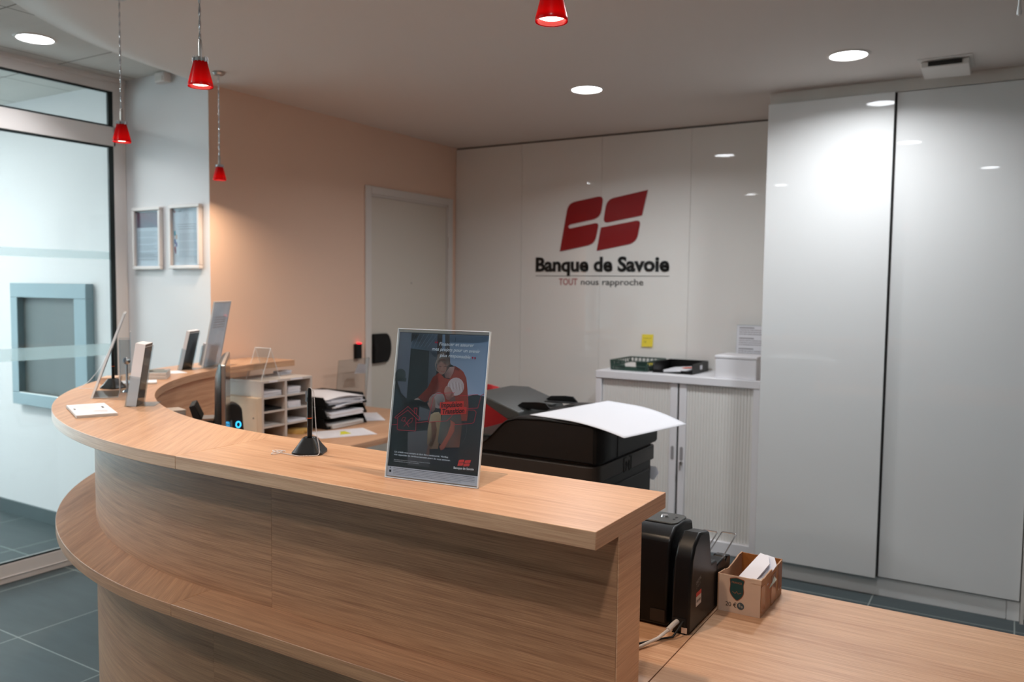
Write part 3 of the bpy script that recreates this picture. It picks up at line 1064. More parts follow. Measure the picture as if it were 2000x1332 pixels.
# ================================================================== PICTURE FRAMES
def picture(x0, x1, z0, z1, label, which):
    t = thing('picture_frame', label, 'picture frame', ((x0 + x1) / 2, 2.80, z0), group=None)
    w = 0.019
    mb = MB()
    d0, d1 = 2.786, 2.8095
    mb.box(x0, x1, d0, d1, z0, z0 + w).box(x0, x1, d0, d1, z1 - w, z1).box(x0, x0 + w, d0, d1, z0 + w, z1 - w).box(x1 - w, x1, d0, d1, z0 + w, z1 - w)
    mb.build('frame', ALU_W, t, bevel=0.005, seg=3)
    MB().box(x0 + w, x1 - w, 2.8045, 2.807, z0 + w, z1 - w).build('backing_sheet', PAPER, t)
    W, H = x1 - x0 - 2 * w, z1 - z0 - 2 * w
    a = Art(lambda x, y, d: (x0 + w + x, 2.8044 - d, z0 + w + y))
    G = (150, 152, 160)
    if which == 0:
        a.poly([(0.004, H * 0.70), (W - 0.03, H * 0.70), (W - 0.022, H * 0.685), (W - 0.004, H * 0.685), (W - 0.004, H - 0.006), (0.004, H - 0.006)], [(120, 96, 112), (104, 104, 122), (120, 110, 128), (118, 100, 120), (110, 84, 100), (128, 70, 84)])
        a.up()
        y = H * 0.62; k = 0
        while y > 0.03:
            if k % 5 != 4:
                a.scribble(0.012, W - 0.012 - (k * 7 % 3) * 0.02, y, 0.0022, G, seed=k)
            y -= 0.0075; k += 1
    else:
        a.up()
        a.rect(0.008, 0.018, H - 0.022, H - 0.008, (165, 50, 66))
        a.scribble(0.024, 0.07, H - 0.017, 0.003, (110, 110, 120), seed=9)
        a.line([(W * 0.44, H - 0.06), (W * 0.52, H - 0.03), (W * 0.58, H - 0.062)], 0.0015, (170, 172, 182))
        for k in range(3):
            a.scribble(0.03, W - 0.03, H - 0.085 - k * 0.012, 0.003, (168, 164, 172), seed=20 + k)
        y = H * 0.55; k = 0
        while y > 0.04:
            if k % 6 != 5:
                a.scribble(0.045, W - 0.012, y, 0.002, (176, 178, 186), seed=40 + k)
            y -= 0.0075; k += 1
        a.up()
        for y0, c, x in ((0.158, (60, 168, 190), 0.008), (0.138, (222, 178, 150), 0.021), (0.115, (80, 110, 170), 0.009), (0.098, (110, 84, 150), 0.020), (0.075, (170, 40, 66), 0.009), (0.062, (150, 40, 80), 0.012)):
            a.rect(x, x + 0.012, y0, y0 + 0.024, c)
    a.build('printed_notice', t, PRINTG)
    g = MB().box(x0 + w, x1 - w, 2.799, 2.8005, z0 + w, z1 - w).build('front_pane', CLEAR, t)


picture(-4.148, -3.905, 1.575, 1.911, 'white framed notice with a dark purple header, left of the two on the white wall', 0)
picture(-3.835, -3.585, 1.578, 1.914, 'white framed notice with small coloured tabs, right of the two on the white wall', 1)

# hatch in the airlock wall
t = thing('wall_hatch', 'blue grey framed hatch with dark recess on the airlock wall behind the glass', 'hatch', (-4.95, 2.80, 0.735))
mb = MB()
X0, X1, Z0, Z1 = -5.36, -4.55, 0.737, 1.494
mb.box(X0, X1, 2.76, 2.8095, Z1 - 0.088, Z1).box(X0, X1, 2.76, 2.8095, Z0, Z0 + 0.075).box(X0, X0 + 0.078, 2.76, 2.8095, Z0 + 0.075, Z1 - 0.088).box(X1 - 0.122, X1, 2.76, 2.8095, Z0 + 0.075, Z1 - 0.088)
mb.build('frame', SAS_BLUE, t, bevel=0.003)
MB().box(X0 + 0.078, X1 - 0.122, 2.80, 2.809, Z0 + 0.075, Z1 - 0.088).build('panel', SAS_DARK, t)
MB().box(X0 + 0.078, X1 - 0.122, 2.762, 2.80, Z0 + 0.075, Z0 + 0.08).build('sill', STEEL, t)

# ================================================================== WARDROBE
t = thing('wardrobe', 'tall white high gloss wardrobe with two sliding doors on the right', 'wardrobe', (-0.5, 4.36, 0))
MB().box(-1.113, 0.083, 4.372, 4.976, 0.0, CEIL - 0.0005).build('carcass', FRIEZE, t)
MB().box(-1.113, 0.083, 4.352, 4.3719, 2.452, CEIL - 0.0008).build('frieze', FRIEZE, t, bevel=0.001)
MB().box(-1.108, 0.03, 4.358, 4.3719, 0.0005, 0.092).build('plinth', LACQ2, t, bevel=0.001)
MB().box(0.032, 0.083, 4.356, 4.3719, 0.0005, 0.092).build('plinth', LACQ2, t, bevel=0.001)
MB().box(-1.113, -0.5235, 4.318, 4.336, 0.096, 2.4475).build('door', LACQ2, t, bevel=0.0015)
MB().box(-0.545, 0.08, 4.343, 4.361, 0.099, 2.4475).build('door', LACQ2, t, bevel=0.0015)
MB().box(-0.5232, -0.5150, 4.3362, 4.3425, 0.1, 2.447).build('seal', DARKGAP, t)

# ================================================================== ROLLER CABINET
t = thing('roller_cabinet', 'low light grey metal cabinet with two tambour doors under the logo wall', 'cabinet', (-1.67, 4.75, 0))
ux0, ux1, uy = -2.168, -1.172, 4.55
mb = MB()
mb.box(ux0, ux0 + 0.036, uy + 0.004, 4.975, 0, 0.957).box(ux1 - 0.036, ux1, uy + 0.004, 4.975, 0, 0.957)
mb.box(ux0 + 0.036, ux1 - 0.036, 4.955, 4.975, 0, 0.957).box(ux0 + 0.036, ux1 - 0.036, uy + 0.004, 4.9549, 0.0, 0.07)
mb.build('body', CABW, t, bevel=0.0015)
MB().box(ux0 - 0.002, ux1 + 0.002, uy, 4.976, 0.958, 1.003).build('top', CABW, t, bevel=0.003)
MB().box(ux0 + 0.037, ux1 - 0.037, uy + 0.05, uy + 0.06, 0.0701, 0.957).build('interior', DARKGAP, t)


def tambour(x0, x1, lead):
    mb = MB()
    mb.box(x0, x1, uy + 0.026, uy + 0.03, 0.071, 0.9565)
    pitch = 0.0175
    l0, l1 = (x1 - 0.043, x1) if lead == 'r' else (x0, x0 + 0.043)
    x = x0 if lead == 'r' else l1
    end = l0 if lead == 'r' else x1
    while x + pitch <= end + 0.001:
        mb.prism([(x + 0.001, uy + 0.026), (x + 0.003, uy + 0.0215), (x + pitch - 0.003, uy + 0.0215), (x + pitch - 0.001, uy + 0.026)], 0.071, 0.9565)
        x += pitch
    d = mb.build('tambour_door', TAMB, t)
    MB().box(l0, l1, uy + 0.014, uy + 0.0259, 0.0705, 0.9568).build('lead_rail', CABW, d, bevel=0.003)
    xc = (l0 + l1) / 2
    pts = [(xc + 0.0095 * math.cos(a), 0.578 + 0.0095 * math.sin(a)) for a in [PI * k / 8 for k in range(9)]] + [(xc + 0.0095 * math.cos(a), 0.515 + 0.0095 * math.sin(a)) for a in [PI + PI * k / 8 for k in range(9)]]
    MB().prism(pts, uy + 0.0125, uy + 0.0139, 'y').build('handle_recess', mat('recess_grey', (150, 148, 150), rough=0.5), d)
    return d


tambour(ux0 + 0.038, -1.650, 'r')
d2 = tambour(-1.638, ux1 - 0.038, 'l')
MB().at((-1.6165, uy + 0.012, 0.492), rx=PI / 2).lathe([(0.0, 0.006), (0.009, 0.006), (0.0095, 0.0), (0.0095, -0.002)], n=18).build('lock', STEEL, d2)
MB().box(-1.6185, -1.6145, uy - 0.012, uy + 0.004, 0.452, 0.486).build('key', STEEL, d2)

# on the cabinet -------------------------------------------------------
ZC = 1.0032
t = thing('document_basket', 'dark green slotted plastic basket with papers on the grey cabinet', 'basket', (-1.985, 4.77, ZC))
mb = MB()
bx0, bx1, by0, by1 = -2.105, -1.865, 4.625, 4.935
fl = 0.012
mb.box(bx0 + fl, bx1 - fl, by0 + fl, by1 - fl, ZC, ZC + 0.004)
def basket_wall(mb, p, q, outn):
    n = 9
    for k in range(n + 1):
        s0 = k / n
        a = (p[0] + (q[0] - p[0]) * s0, p[1] + (q[1] - p[1]) * s0)
        mb.tube([(a[0] - outn[0] * fl, a[1] - outn[1] * fl, ZC + 0.004), (a[0], a[1], ZC + 0.06)], 0.0042, 4)
    for z, o_ in ((0.006, fl), (0.03, fl * 0.5), (0.06, 0.0)):
        mb.tube([(p[0] - outn[0] * o_, p[1] - outn[1] * o_, ZC + z), (q[0] - outn[0] * o_, q[1] - outn[1] * o_, ZC + z)], 0.0048, 6)
basket_wall(mb, (bx0, by0), (bx1 - 0.15, by0), (0, -1)); basket_wall(mb, (bx1 - 0.07, by0), (bx1, by0), (0, -1))
basket_wall(mb, (bx0, by1), (bx1, by1), (0, 1))
basket_wall(mb, (bx0, by0), (bx0, by1), (-1, 0)); basket_wall(mb, (bx1, by0), (bx1, by1), (1, 0))
mb.box(bx1 - 0.15, bx1 - 0.07, by0 + 0.008, by0 + 0.012, ZC, ZC + 0.025)
mb.build('basket_body', GREENP, t)
tag(MB().at((-1.985, 4.775, ZC + 0.0046), rz=0.06).box(-0.10, 0.10, -0.135, 0.135, 0, 0.022).box(-0.094, 0.098, -0.13, 0.13, 0.0221, 0.026).build('paper_stack', PAPERW),
    'stack of white papers lying in the green basket', 'papers')
tag(MB().at((-1.945, 4.775, ZC + 0.031), rz=0.35, rx=0.05).box(-0.05, 0.05, -0.07, 0.07, 0, 0.0015).build('note_pad', YELLOW),
    'yellow note sheet on top of the papers in the green basket', 'note')

t = thing('document_tray', 'black plastic letter tray tilted beside the green basket on the grey cabinet', 'letter tray', (-1.72, 4.78, ZC))
kx0, kx1, ky0, ky1 = -1.838, -1.59, 4.64, 4.94
mb = MB()
mb.box(kx0, kx1, ky0, ky1, ZC, ZC + 0.004)
mb.box(kx0, kx0 + 0.004, ky0 + 0.03, ky1, ZC + 0.0041, ZC + 0.062).box(kx1 - 0.004, kx1, ky0 + 0.005, ky1, ZC + 0.0041, ZC + 0.062).box(kx0 + 0.0041, kx1 - 0.0041, ky1 - 0.004, ky1, ZC + 0.0041, ZC + 0.062)
mb.prism([(ky0, ZC + 0.004), (ky0 + 0.03, ZC + 0.004), (ky0 + 0.03, ZC + 0.062)], kx0, kx0 + 0.004, 'x')
mb.box(kx0 + 0.0041, kx0 + 0.07, ky0, ky0 + 0.004, ZC + 0.0041, ZC + 0.02).box(kx1 - 0.07, kx1 - 0.0041, ky0, ky0 + 0.004, ZC + 0.0041, ZC + 0.02)
mb.build('tray_shell', BLACKS, t, bevel=0.0012)
MB().box(kx1 + 0.0001, kx1 + 0.001, 4.78, 4.82, ZC + 0.02, ZC + 0.045).build('label', PAPER, t)
tag(MB().at((-1.715, 4.785, ZC + 0.012), rz=-0.15, rx=0.05, ry=-0.10).box(-0.10, 0.10, -0.12, 0.12, 0, 0.006).build('document', PAPER),
    'grey white document lying in the black tray beside the basket', 'papers')
tag(MB().at((-1.66, 4.77, ZC + 0.028), rz=-0.15, rx=0.05, ry=-0.10).box(-0.03, 0.03, -0.02, 0.02, 0, 0.002).build('card', mat('orange_card', (220, 92, 60), rough=0.6)),
    'small orange card on the document in the black tray', 'card')

t = thing('storage_box', 'plain white box on the right end of the grey cabinet', 'box', (-1.315, 4.66, ZC))
MB().box(-1.433, -1.20, 4.57, 4.80, ZC, ZC + 0.112).build('box_body', CABW, t, bevel=0.004)
MB().box(-1.436, -1.197, 4.567, 4.803, ZC + 0.1125, ZC + 0.130).build('lid', CABW, t, bevel=0.004)
t = thing('notice_stand', 'printed notice in a clear stand behind the white box at the wardrobe edge', 'notice', (-1.30, 4.88, ZC))
MB().at((-1.30, 4.90, ZC), rx=-0.09).box(-0.115, 0.115, -0.003, 0.003, 0, 0.293).build('acrylic_panel', CLEAR, t)
MB().at((-1.30, 4.897, ZC), rx=-0.09).box(-0.112, 0.112, -0.0036, -0.0031, 0.003, 0.288).build('sheet', PAPER, t)
Mx = Matrix.Translation(Vector((-1.30, 4.897, ZC))) @ Matrix.Rotation(-0.09, 4, 'X')
a = Art(lambda x, y, d: tuple(Mx @ Vector((-0.11 + x, -0.0038 - d, y))))
y = 0.272; k = 0
while y > 0.03:
    if k in (0, 5, 10):
        a.rect(0.012, 0.10, y, y + 0.006, (128, 126, 130))
    elif k not in (4, 9, 13):
        a.scribble(0.012, 0.205, y, 0.0045, (140, 138, 142), seed=k)
    y -= 0.0125; k += 1
a.build('print', t, PRINTG)
MB().box(-1.415, -1.185, 4.85, 4.93, ZC, ZC + 0.003).build('foot', CLEAR, t)

# ================================================================== RED CHAIR behind the copier
t = thing('office_chair', 'office chair with a red fabric backrest half hidden behind the black copier', 'chair', (-2.215, 3.56, 0), rz=0.0)
L = lambda: MB().at((-2.215, 3.56, 0), rz=0.0)
mb = L()
# backrest: curved shell at local y=+0.22
nx, nz = 12, 10
vs = []; fs = []
for side in (0, 1):
    for j in range(nz + 1):
        for i in range(nx + 1):
            u = i / nx * 2 - 1; v = j / nz
            w = 0.235 * (1 - 0.22 * (abs(v - 0.45) * 1.6) ** 2.6)
            x = u * w; z = 0.56 + v * 0.485 - 0.05 * abs(u) ** 3 * v
            y = 0.24 + 0.05 * v - 0.05 * u * u + (0.045 if side else 0) * (1 - 0.8 * max(abs(u), abs(v * 2 - 1)) ** 4)
            vs.append((x, -y, z))
N = (nx + 1) * (nz + 1)
for j in range(nz):
    for i in range(nx):
        a0 = j * (nx + 1) + i
        fs.append((a0, a0 + 1, a0 + nx + 2, a0 + nx + 1))
        fs.append((N + a0, N + a0 + nx + 1, N + a0 + nx + 2, N + a0 + 1))
for i in range(nx):
    fs.append((i, N + i, N + i + 1, i + 1)); q = nz * (nx + 1) + i
    fs.append((q, q + 1, N + q + 1, N + q))
for j in range(nz):
    q = j * (nx + 1)
    fs.append((q, q + nx + 1, N + q + nx + 1, N + q)); q += nx
    fs.append((q, N + q, N + q + nx + 1, q + nx + 1))
mb.add(vs, fs).build('backrest', REDC, t, angle=60)
L().prism(round_poly([(-0.24, -0.2, 0.1), (0.24, -0.2, 0.1), (0.24, 0.27, 0.12), (-0.24, 0.27, 0.12)]), 0.44, 0.51).build('seat', REDC, t, bevel=0.02, seg=3)
L().tube([(0, -0.10, 0.42), (0, -0.27, 0.43), (0, -0.30, 0.52), (0, -0.305, 0.70)], 0.018, 10).build('back_bracket', BLACKM, t)
L().lathe([(0.0, 0.09), (0.028, 0.09), (0.028, 0.3), (0.018, 0.3), (0.018, 0.438), (0.0, 0.438)], n=18).build('column', CHROME, t)
for k in range(5):
    a = 2 * PI * k / 5 + 0.3
    lg = L().tube([(0.02 * math.cos(a), 0.02 * math.sin(a), 0.1), (0.30 * math.cos(a), 0.30 * math.sin(a), 0.068)], 0.016, 8).build('leg', BLACKM, t)
    L().ball((0.30 * math.cos(a), 0.30 * math.sin(a), 0.027), 0.027, 12).build('caster', BLACKM, lg)

# ================================================================== COPIER
t = thing('photocopier', 'black multifunction copier standing behind the counter with a sheet on its feeder', 'copier', (-1.48, 2.78, 0))
cx0, cx1, cy0, cy1 = -1.80, -1.183, 2.50, 3.035
mb = MB()
mb.prism(round_poly([(cx0, cy0, 0.03), (cx1 - 0.012, cy0 + 0.01, 0.03), (cx1 - 0.012, cy1, 0.02), (cx0, cy1, 0.02)]), 0.06, 0.834)
mb.build('body', COPIER, t, bevel=0.004)
MB().prism(round_poly([(cx0 - 0.005, cy0, 0.045), (cx1, cy0, 0.045), (cx1, cy1 + 0.002, 0.02), (cx0 - 0.005, cy1 + 0.002, 0.02)]), 0.835, 0.893).build('scanner_rim', COPIER_R, t, bevel=0.004)
MB().prism(round_poly([(cx0, cy0 + 0.012, 0.04), (cx1 - 0.01, cy0 + 0.012, 0.04), (cx1 - 0.01, cy1 - 0.006, 0.02), (cx0, cy1 - 0.006, 0.02)]), 0.8935, 0.9045).build('scanner_gap', BLACKM, t)
# document feeder: side profile (x, z) extruded in depth
prof = [(-1.80, 0.905), (-1.80, 0.93)] + [(-1.80 + 0.14 * k / 4, 0.93) for k in range(1, 5)]
for k in range(1, 11):
    s_ = k / 10
    q = s_ * s_ * (3 - 2 * s_)
    prof.append((-1.66 + 0.14 * s_, 0.93 + 0.098 * q))
prof += [(-1.50, 1.034), (-1.40, 1.040), (-1.215, 1.034), (-1.188, 1.026), (-1.176, 1.008), (-1.172, 0.98), (-1.172, 0.915), (-1.178, 0.905)]
mb = MB()
n = len(prof)
sl = [(2.505, 1.0, -0.006), (2.497, 1.0, 0.0), (2.500, 0.975, 0.004), (2.545, 1.0, 0.005), (2.60, 1.0, 0.005), (2.98, 1.0, 0.004), (3.027, 1.0, -0.002)]
vs = []
for (y, sx_, dz) in sl:
    for (x, z) in prof:
        f = max(0, (z - 0.93) / 0.11)
        vs.append((x if x < -1.3 else min(x, -1.172 - 0.03 * max(0, (2.53 - y) / 0.035) ** 2 * 0.9), y, z + dz * f))
fs = []
for j in range(len(sl) - 1):
    for i in range(n):
        i2 = (i + 1) % n
        fs.append((j * n + i, (j + 1) * n + i, (j + 1) * n + i2, j * n + i2))
fs.append(tuple(range(n))); fs.append(tuple(reversed(range((len(sl) - 1) * n, len(sl) * n))))
fd = mb.add(vs, fs).build('document_feeder', COPIER, t, angle=50)
# grooves on the right side of the feeder
MB().box(-1.1722, -1.1705, 2.648, 2.652, 0.908, 1.03).build('groove', BLACKM, fd)
MB().box(-1.1722, -1.1705, 2.653, 3.022, 0.972, 0.976).build('groove', BLACKM, fd)
# input tray rising to the left
mb = MB()
T0 = (-1.575, 1.032); T1 = (-1.725, 1.092); T2 = (-1.80, 1.092)
mb.prism([(-1.545, 1.022), (-1.553, 1.040), (-1.712, 1.090), (-1.80, 1.088), (-1.80, 1.078), (-1.715, 1.068), (-1.60, 1.008)], 2.60, 2.95, 'y')
mb.build('input_tray', COPIER_T, t, bevel=0.004, seg=3)
for y, k in ((2.665, 1), (2.89, -1)):
    MB().prism([(-1.61, 1.045), (-1.575, 1.068), (-1.51, 1.073), (-1.475, 1.072), (-1.455, 1.052), (-1.47, 1.045)], y, y + 0.008, 'y').prism([(-1.61, 1.045), (-1.455, 1.050), (-1.455, 1.053), (-1.61, 1.05)], y, y + 0.04 * k, 'y').build('paper_guide', BLACKS, t, bevel=0.002)
MB().box(-1.55, -1.50, 2.76, 2.80, 1.046, 1.056).build('guide_slide', COPIER_T, t, bevel=0.003)
MB().prism(round_poly([(-1.79, 2.62, 0.05), (-1.66, 2.62, 0.05), (-1.66, 2.93, 0.05), (-1.79, 2.93, 0.05)]), 0.9305, 0.940).build('output_tray', COPIER_T, t, bevel=0.002)
# emblem on the rim: rounded square with an M inside
bx = cx1 + 0.0003
mb = MB()
def strip(mb, p, q, w):
    (y0, z0), (y1, z1) = p, q
    L_ = math.hypot(y1 - y0, z1 - z0); ny, nz_ = -(z1 - z0) / L_ * w / 2, (y1 - y0) / L_ * w / 2
    mb.prism([(y0 + ny, z0 + nz_), (y1 + ny, z1 + nz_), (y1 - ny, z1 - nz_), (y0 - ny, z0 - nz_)], bx - 0.001, bx + 0.0012, 'x')
yb, zb = 2.733, 0.838
for p, q in (((yb, zb), (yb, zb + 0.05)), ((yb, zb + 0.05), (yb + 0.022, zb + 0.05)), ((yb + 0.048, zb + 0.05), (yb + 0.066, zb + 0.05)), ((yb + 0.066, zb + 0.05), (yb + 0.066, zb)),
             ((yb + 0.02, zb), (yb + 0.02, zb + 0.034)), ((yb + 0.02, zb + 0.034), (yb + 0.034, zb + 0.014)), ((yb + 0.034, zb + 0.014), (yb + 0.048, zb + 0.034)), ((yb + 0.048, zb + 0.034), (yb + 0.048, zb)), ((yb, zb), (yb + 0.014, zb)), ((yb + 0.052, zb), (yb + 0.066, zb))):
    strip(mb, p, q, 0.005)
mb.build('emblem', BLACKM, t)
MB().box(cx1 - 0.0119, cx1 - 0.008, 2.54, 3.0, 0.30, 0.80).build('side_cover', COPIER, t, bevel=0.002)
# bypass tray handle on the far side
MB().box(cx1 - 0.06, cx1 + 0.03, 3.037, 3.10, 0.555, 0.562).box(cx1 + 0.015, cx1 + 0.03, 3.037, 3.10, 0.562, 0.585).box(cx1 - 0.06, cx1 + 0.03, 3.09, 3.10, 0.562, 0.585).build('bypass_tray', BLACKS, t, bevel=0.002)
for x in (cx0 + 0.06, cx1 - 0.08):
    for y in (cy0 + 0.06, cy1 - 0.06):
        MB().at((x, y, 0)).lathe([(0.0, 0), (0.025, 0), (0.02, 0.0599), (0.0, 0.0599)], n=12).build('foot', BLACKM, t)
tag(MB().add([(-1.21, 3.045, 0.80), (-1.185, 3.052, 0.80), (-1.172, 3.056, 0.775), (-1.19, 3.05, 0.745), (-1.21, 3.045, 0.75)], [(0, 1, 2, 3, 4), (4, 3, 2, 1, 0)]).build('loose_paper', PAPER),
    'bit of white paper sticking out behind the right side of the copier', 'paper')

# big white sheet on the feeder, right edge drooping
cs = {'a': Vector((-1.462, 2.53)), 'b': Vector((-1.39, 3.035)), 'c': Vector((-0.988, 2.838)), 'd': Vector((-1.062, 2.452))}
mb = MB()
nu, nv = 26, 14
vs = []
for j in range(nv + 1):
    for i in range(nu + 1):
        u, v = i / nu, j / nv
        p = (1 - v) * ((1 - u) * cs['a'] + u * cs['d']) + v * ((1 - u) * cs['b'] + u * cs['c'])
        z = 1.0475 - 0.075 * max(0, u - 0.38) ** 1.9 + 0.003 * math.sin(u * PI) * v
        vs.append((p.x, p.y, z))
fs = [(j * (nu + 1) + i, j * (nu + 1) + i + 1, (j + 1) * (nu + 1) + i + 1, (j + 1) * (nu + 1) + i) for j in range(nv) for i in range(nu)]
mb.add(vs, fs)
o = mb.build('paper_sheet', PAPER, angle=80)
sm = o.modifiers.new('thick', 'SOLIDIFY'); sm.thickness = 0.0012; sm.offset = -1
tag(o, 'large white sheet lying on top of the copier with its corner sticking out', 'paper')

# ================================================================== CHEQUE READER, CABLES, CARDBOARD BOX
ZD = DESK + 0.0002
t = thing('cheque_scanner', 'black cheque scanner with wire catch trays beside the end of the counter', 'scanner', (-0.66, 1.80, ZD))
sx0, sx1 = -0.80, -0.578
side = [(1.712, DESK + 0.002), (1.905, DESK + 0.002), (1.905, DESK + 0.118), (1.862, DESK + 0.122), (1.845, DESK + 0.19), (1.838, DESK + 0.205), (1.775, DESK + 0.215), (1.74, DESK + 0.195), (1.722, DESK + 0.165), (1.712, DESK + 0.06)]
# right housing, card slot, left housing
MB().prism(side, sx1 - 0.042, sx1, 'x').build('right_housing', BLACKS, t, bevel=0.006, seg=3)
mid = [(1.755, DESK + 0.002), (1.895, DESK + 0.002), (1.895, DESK + 0.115), (1.86, DESK + 0.12), (1.835, DESK + 0.17), (1.78, DESK + 0.17), (1.755, DESK + 0.12)]
MB().prism(mid, sx1 - 0.0435, sx1 - 0.0421, 'x').prism(mid, sx1 - 0.056, sx1 - 0.0436, 'x').build('card_slot', BLACKM, t)
left = [(1.725, DESK + 0.002), (1.90, DESK + 0.002), (1.90, DESK + 0.15), (1.885, DESK + 0.212), (1.83, DESK + 0.222), (1.775, DESK + 0.219), (1.742, DESK + 0.198), (1.732, DESK + 0.16), (1.728, DESK + 0.10)]
MB().prism(left, sx0, sx1 - 0.0561, 'x').build('left_housing', BLACKS, t, bevel=0.008, seg=3)
MB().prism(round_poly([(sx0 + 0.07, 1.785, 0.02), (sx1 - 0.062, 1.785, 0.02), (sx1 - 0.062, 1.868, 0.02), (sx0 + 0.07, 1.868, 0.02)]), DESK + 0.2185, DESK + 0.2235).build('control_panel', COPIER_T, t, bevel=0.002, label='grey oval control panel')
MB().at((-0.685, 1.83, DESK + 0.2236)).lathe([(0.0, 0.004), (0.008, 0.004), (0.010, 0.0)], n=18).build('power_button', CHROME, t)
MB().box(-0.66, -0.655, 1.815, 1.822, DESK + 0.2236, DESK + 0.2242).box(-0.66, -0.655, 1.832, 1.839, DESK + 0.2236, DESK + 0.2242).build('status_icon', BLACKM, t)
MB().prism([(1.9055, DESK + 0.002), (2.015, DESK + 0.002), (2.015, DESK + 0.10), (1.985, DESK + 0.105), (1.975, DESK + 0.095), (1.96, DESK + 0.108), (1.9055, DESK + 0.104)], sx1 - 0.035, sx1 - 0.001, 'x').build('catch_tray', BLACKS, t, bevel=0.003)
MB().prism([(1.9055, DESK + 0.10), (1.97, DESK + 0.115), (1.972, DESK + 0.125), (1.92, DESK + 0.13)], sx1 - 0.085, sx1 - 0.055, 'x').build('catch_tray', BLACKS, t, bevel=0.002)
for x0_, yy in ((sx1 - 0.088, 1.99), (sx1 - 0.042, 2.0)):
    MB().tube([(x0_, yy - 0.05, DESK + 0.105), (x0_, yy + 0.07, DESK + 0.135), (x0_ + 0.002, yy + 0.075, DESK + 0.136), (x0_ + 0.036, yy + 0.075, DESK + 0.136), (x0_ + 0.038, yy + 0.07, DESK + 0.135), (x0_ + 0.038, yy - 0.05, DESK + 0.105)], 0.0018, 8).build('wire_stop', CHROME, t)
MB().prism([(1.7121, DESK + 0.0), (1.7121, DESK + 0.002), (1.9, DESK + 0.002), (1.9, DESK + 0.0)], sx1 - 0.04, sx1 - 0.01, 'x').build('base_foot', BLACKM, t)
MB().box(-0.675, -0.64, 1.7235, 1.7249, DESK + 0.012, DESK + 0.04).build('rear_socket', COPIER_R, t)
MB().box(-0.618, -0.586, 1.7105, 1.7119, DESK + 0.018, DESK + 0.036).build('rear_socket', BLACKM, t)
MB().box(-0.596, -0.583, 1.7106, 1.7119, DESK + 0.004, DESK + 0.0165).build('rear_sticker', CARD_L, t)
# side sticker
a = Art(lambda x, y, d: (sx1 + 0.0002 + d, 1.752 + x, DESK + 0.052 + y))
a.rect(0.0, 0.036, 0.0, 0.022, (205, 198, 196)); a.rect(0.0, 0.036, 0.0221, 0.032, (196, 60, 54)); a.up()
a.scribble(0.004, 0.032, 0.008, 0.006, (120, 116, 116), seed=4, gap=0.15)
a.text('DIGITAL', (0.0, 0.050), (0.034, 0.058), 0.008, (170, 168, 168))
a.text('CHECK', (0.0, 0.040), (0.030, 0.047), 0.007, (120, 118, 118))
a.build('sticker', t)
tag(MB().tube([(-0.606, 1.7118, DESK + 0.027), (-0.608, 1.695, DESK + 0.026), (-0.612, 1.672, DESK + 0.020)], 0.0058, 10).tube([(-0.612, 1.672, DESK + 0.020), (-0.622, 1.64, DESK + 0.012), (-0.645, 1.59, DESK + 0.0052), (-0.70, 1.50, DESK + 0.0045), (-0.82, 1.44, DESK + 0.0045), (-0.95, 1.43, DESK + 0.0045)], 0.0036, 10).build('usb_cable', CABLE),
    'thick grey cable plugged into the back of the black scanner', 'cable')
tag(MB().tube([(-0.592, 1.7118, DESK + 0.03), (-0.594, 1.695, DESK + 0.024), (-0.602, 1.675, DESK + 0.006), (-0.63, 1.65, DESK + 0.003), (-0.66, 1.60, DESK + 0.003), (-0.72, 1.54, DESK + 0.003), (-0.95, 1.50, DESK + 0.003)], 0.0024, 8).build('power_cable', BLACKM),
    'thin black power lead behind the scanner', 'cable')

# cardboard box with letters ------------------------------------------------
t = thing('cardboard_box', 'worn open cardboard box holding letters on the oak side desk', 'box', (-0.52, 2.0, ZD))
qx0, qx1, qy0, qy1 = -0.573, -0.472, 1.896, 2.085
h = 0.089


def ragged(x0, y0, x1, y1, zt, amp, seed, n=26):
    rg = random.Random(seed)
    pts = []
    for k in range(n + 1):
        u = k / n
        dip = amp * max(0, math.sin(u * PI)) ** 0.5 * (0.5 + 0.5 * math.sin(u * 7 + seed)) + rg.uniform(-0.0012, 0.0012) * (1 if amp > 0.002 else 0.2)
        pts.append((u, zt - dip))
    return pts


def card_wall(name, p, q, zt, amp, seed, m, inner=CARD):
    """upright cardboard sheet from p to q with a torn top edge"""
    pts = ragged(*p, *q, zt, amp, seed)
    d = Vector((q[0] - p[0], q[1] - p[1])); nrm = Vector((d.y, -d.x)).normalized() * 0.003
    mb = MB()
    n = len(pts)
    out = [(p[0] + d.x * u, p[1] + d.y * u) for u, z in pts]
    vs = [(x, y, ZD) for x, y in out] + [(x, y, pts[i][1]) for i, (x, y) in enumerate(out)]
    vs += [(x - nrm.x, y - nrm.y, ZD) for x, y in out] + [(x - nrm.x, y - nrm.y, pts[i][1]) for i, (x, y) in enumerate(out)]
    fs = []; 
    for i in range(n - 1):
        fs.append((i, i + 1, n + i + 1, n + i))
        fs.append((2 * n + i, 3 * n + i, 3 * n + i + 1, 2 * n + i + 1))
        fs.append((n + i, n + i + 1, 3 * n + i + 1, 3 * n + i))
    mb.add(vs, fs[0::3], 0); mb2 = fs[1::3] + fs[2::3]
    base = len(mb.v) - len(vs)
    for f in mb2:
        mb.f.append([base + i for i in f]); mb.m.append(1)
    mb.f.append([base + i for i in (0, n, 3 * n, 2 * n)]); mb.m.append(1)
    mb.f.append([base + i for i in (n - 1, 3 * n - 1, 4 * n - 1, 2 * n - 1)]); mb.m.append(1)
    return mb.build(name, [m, inner], t)


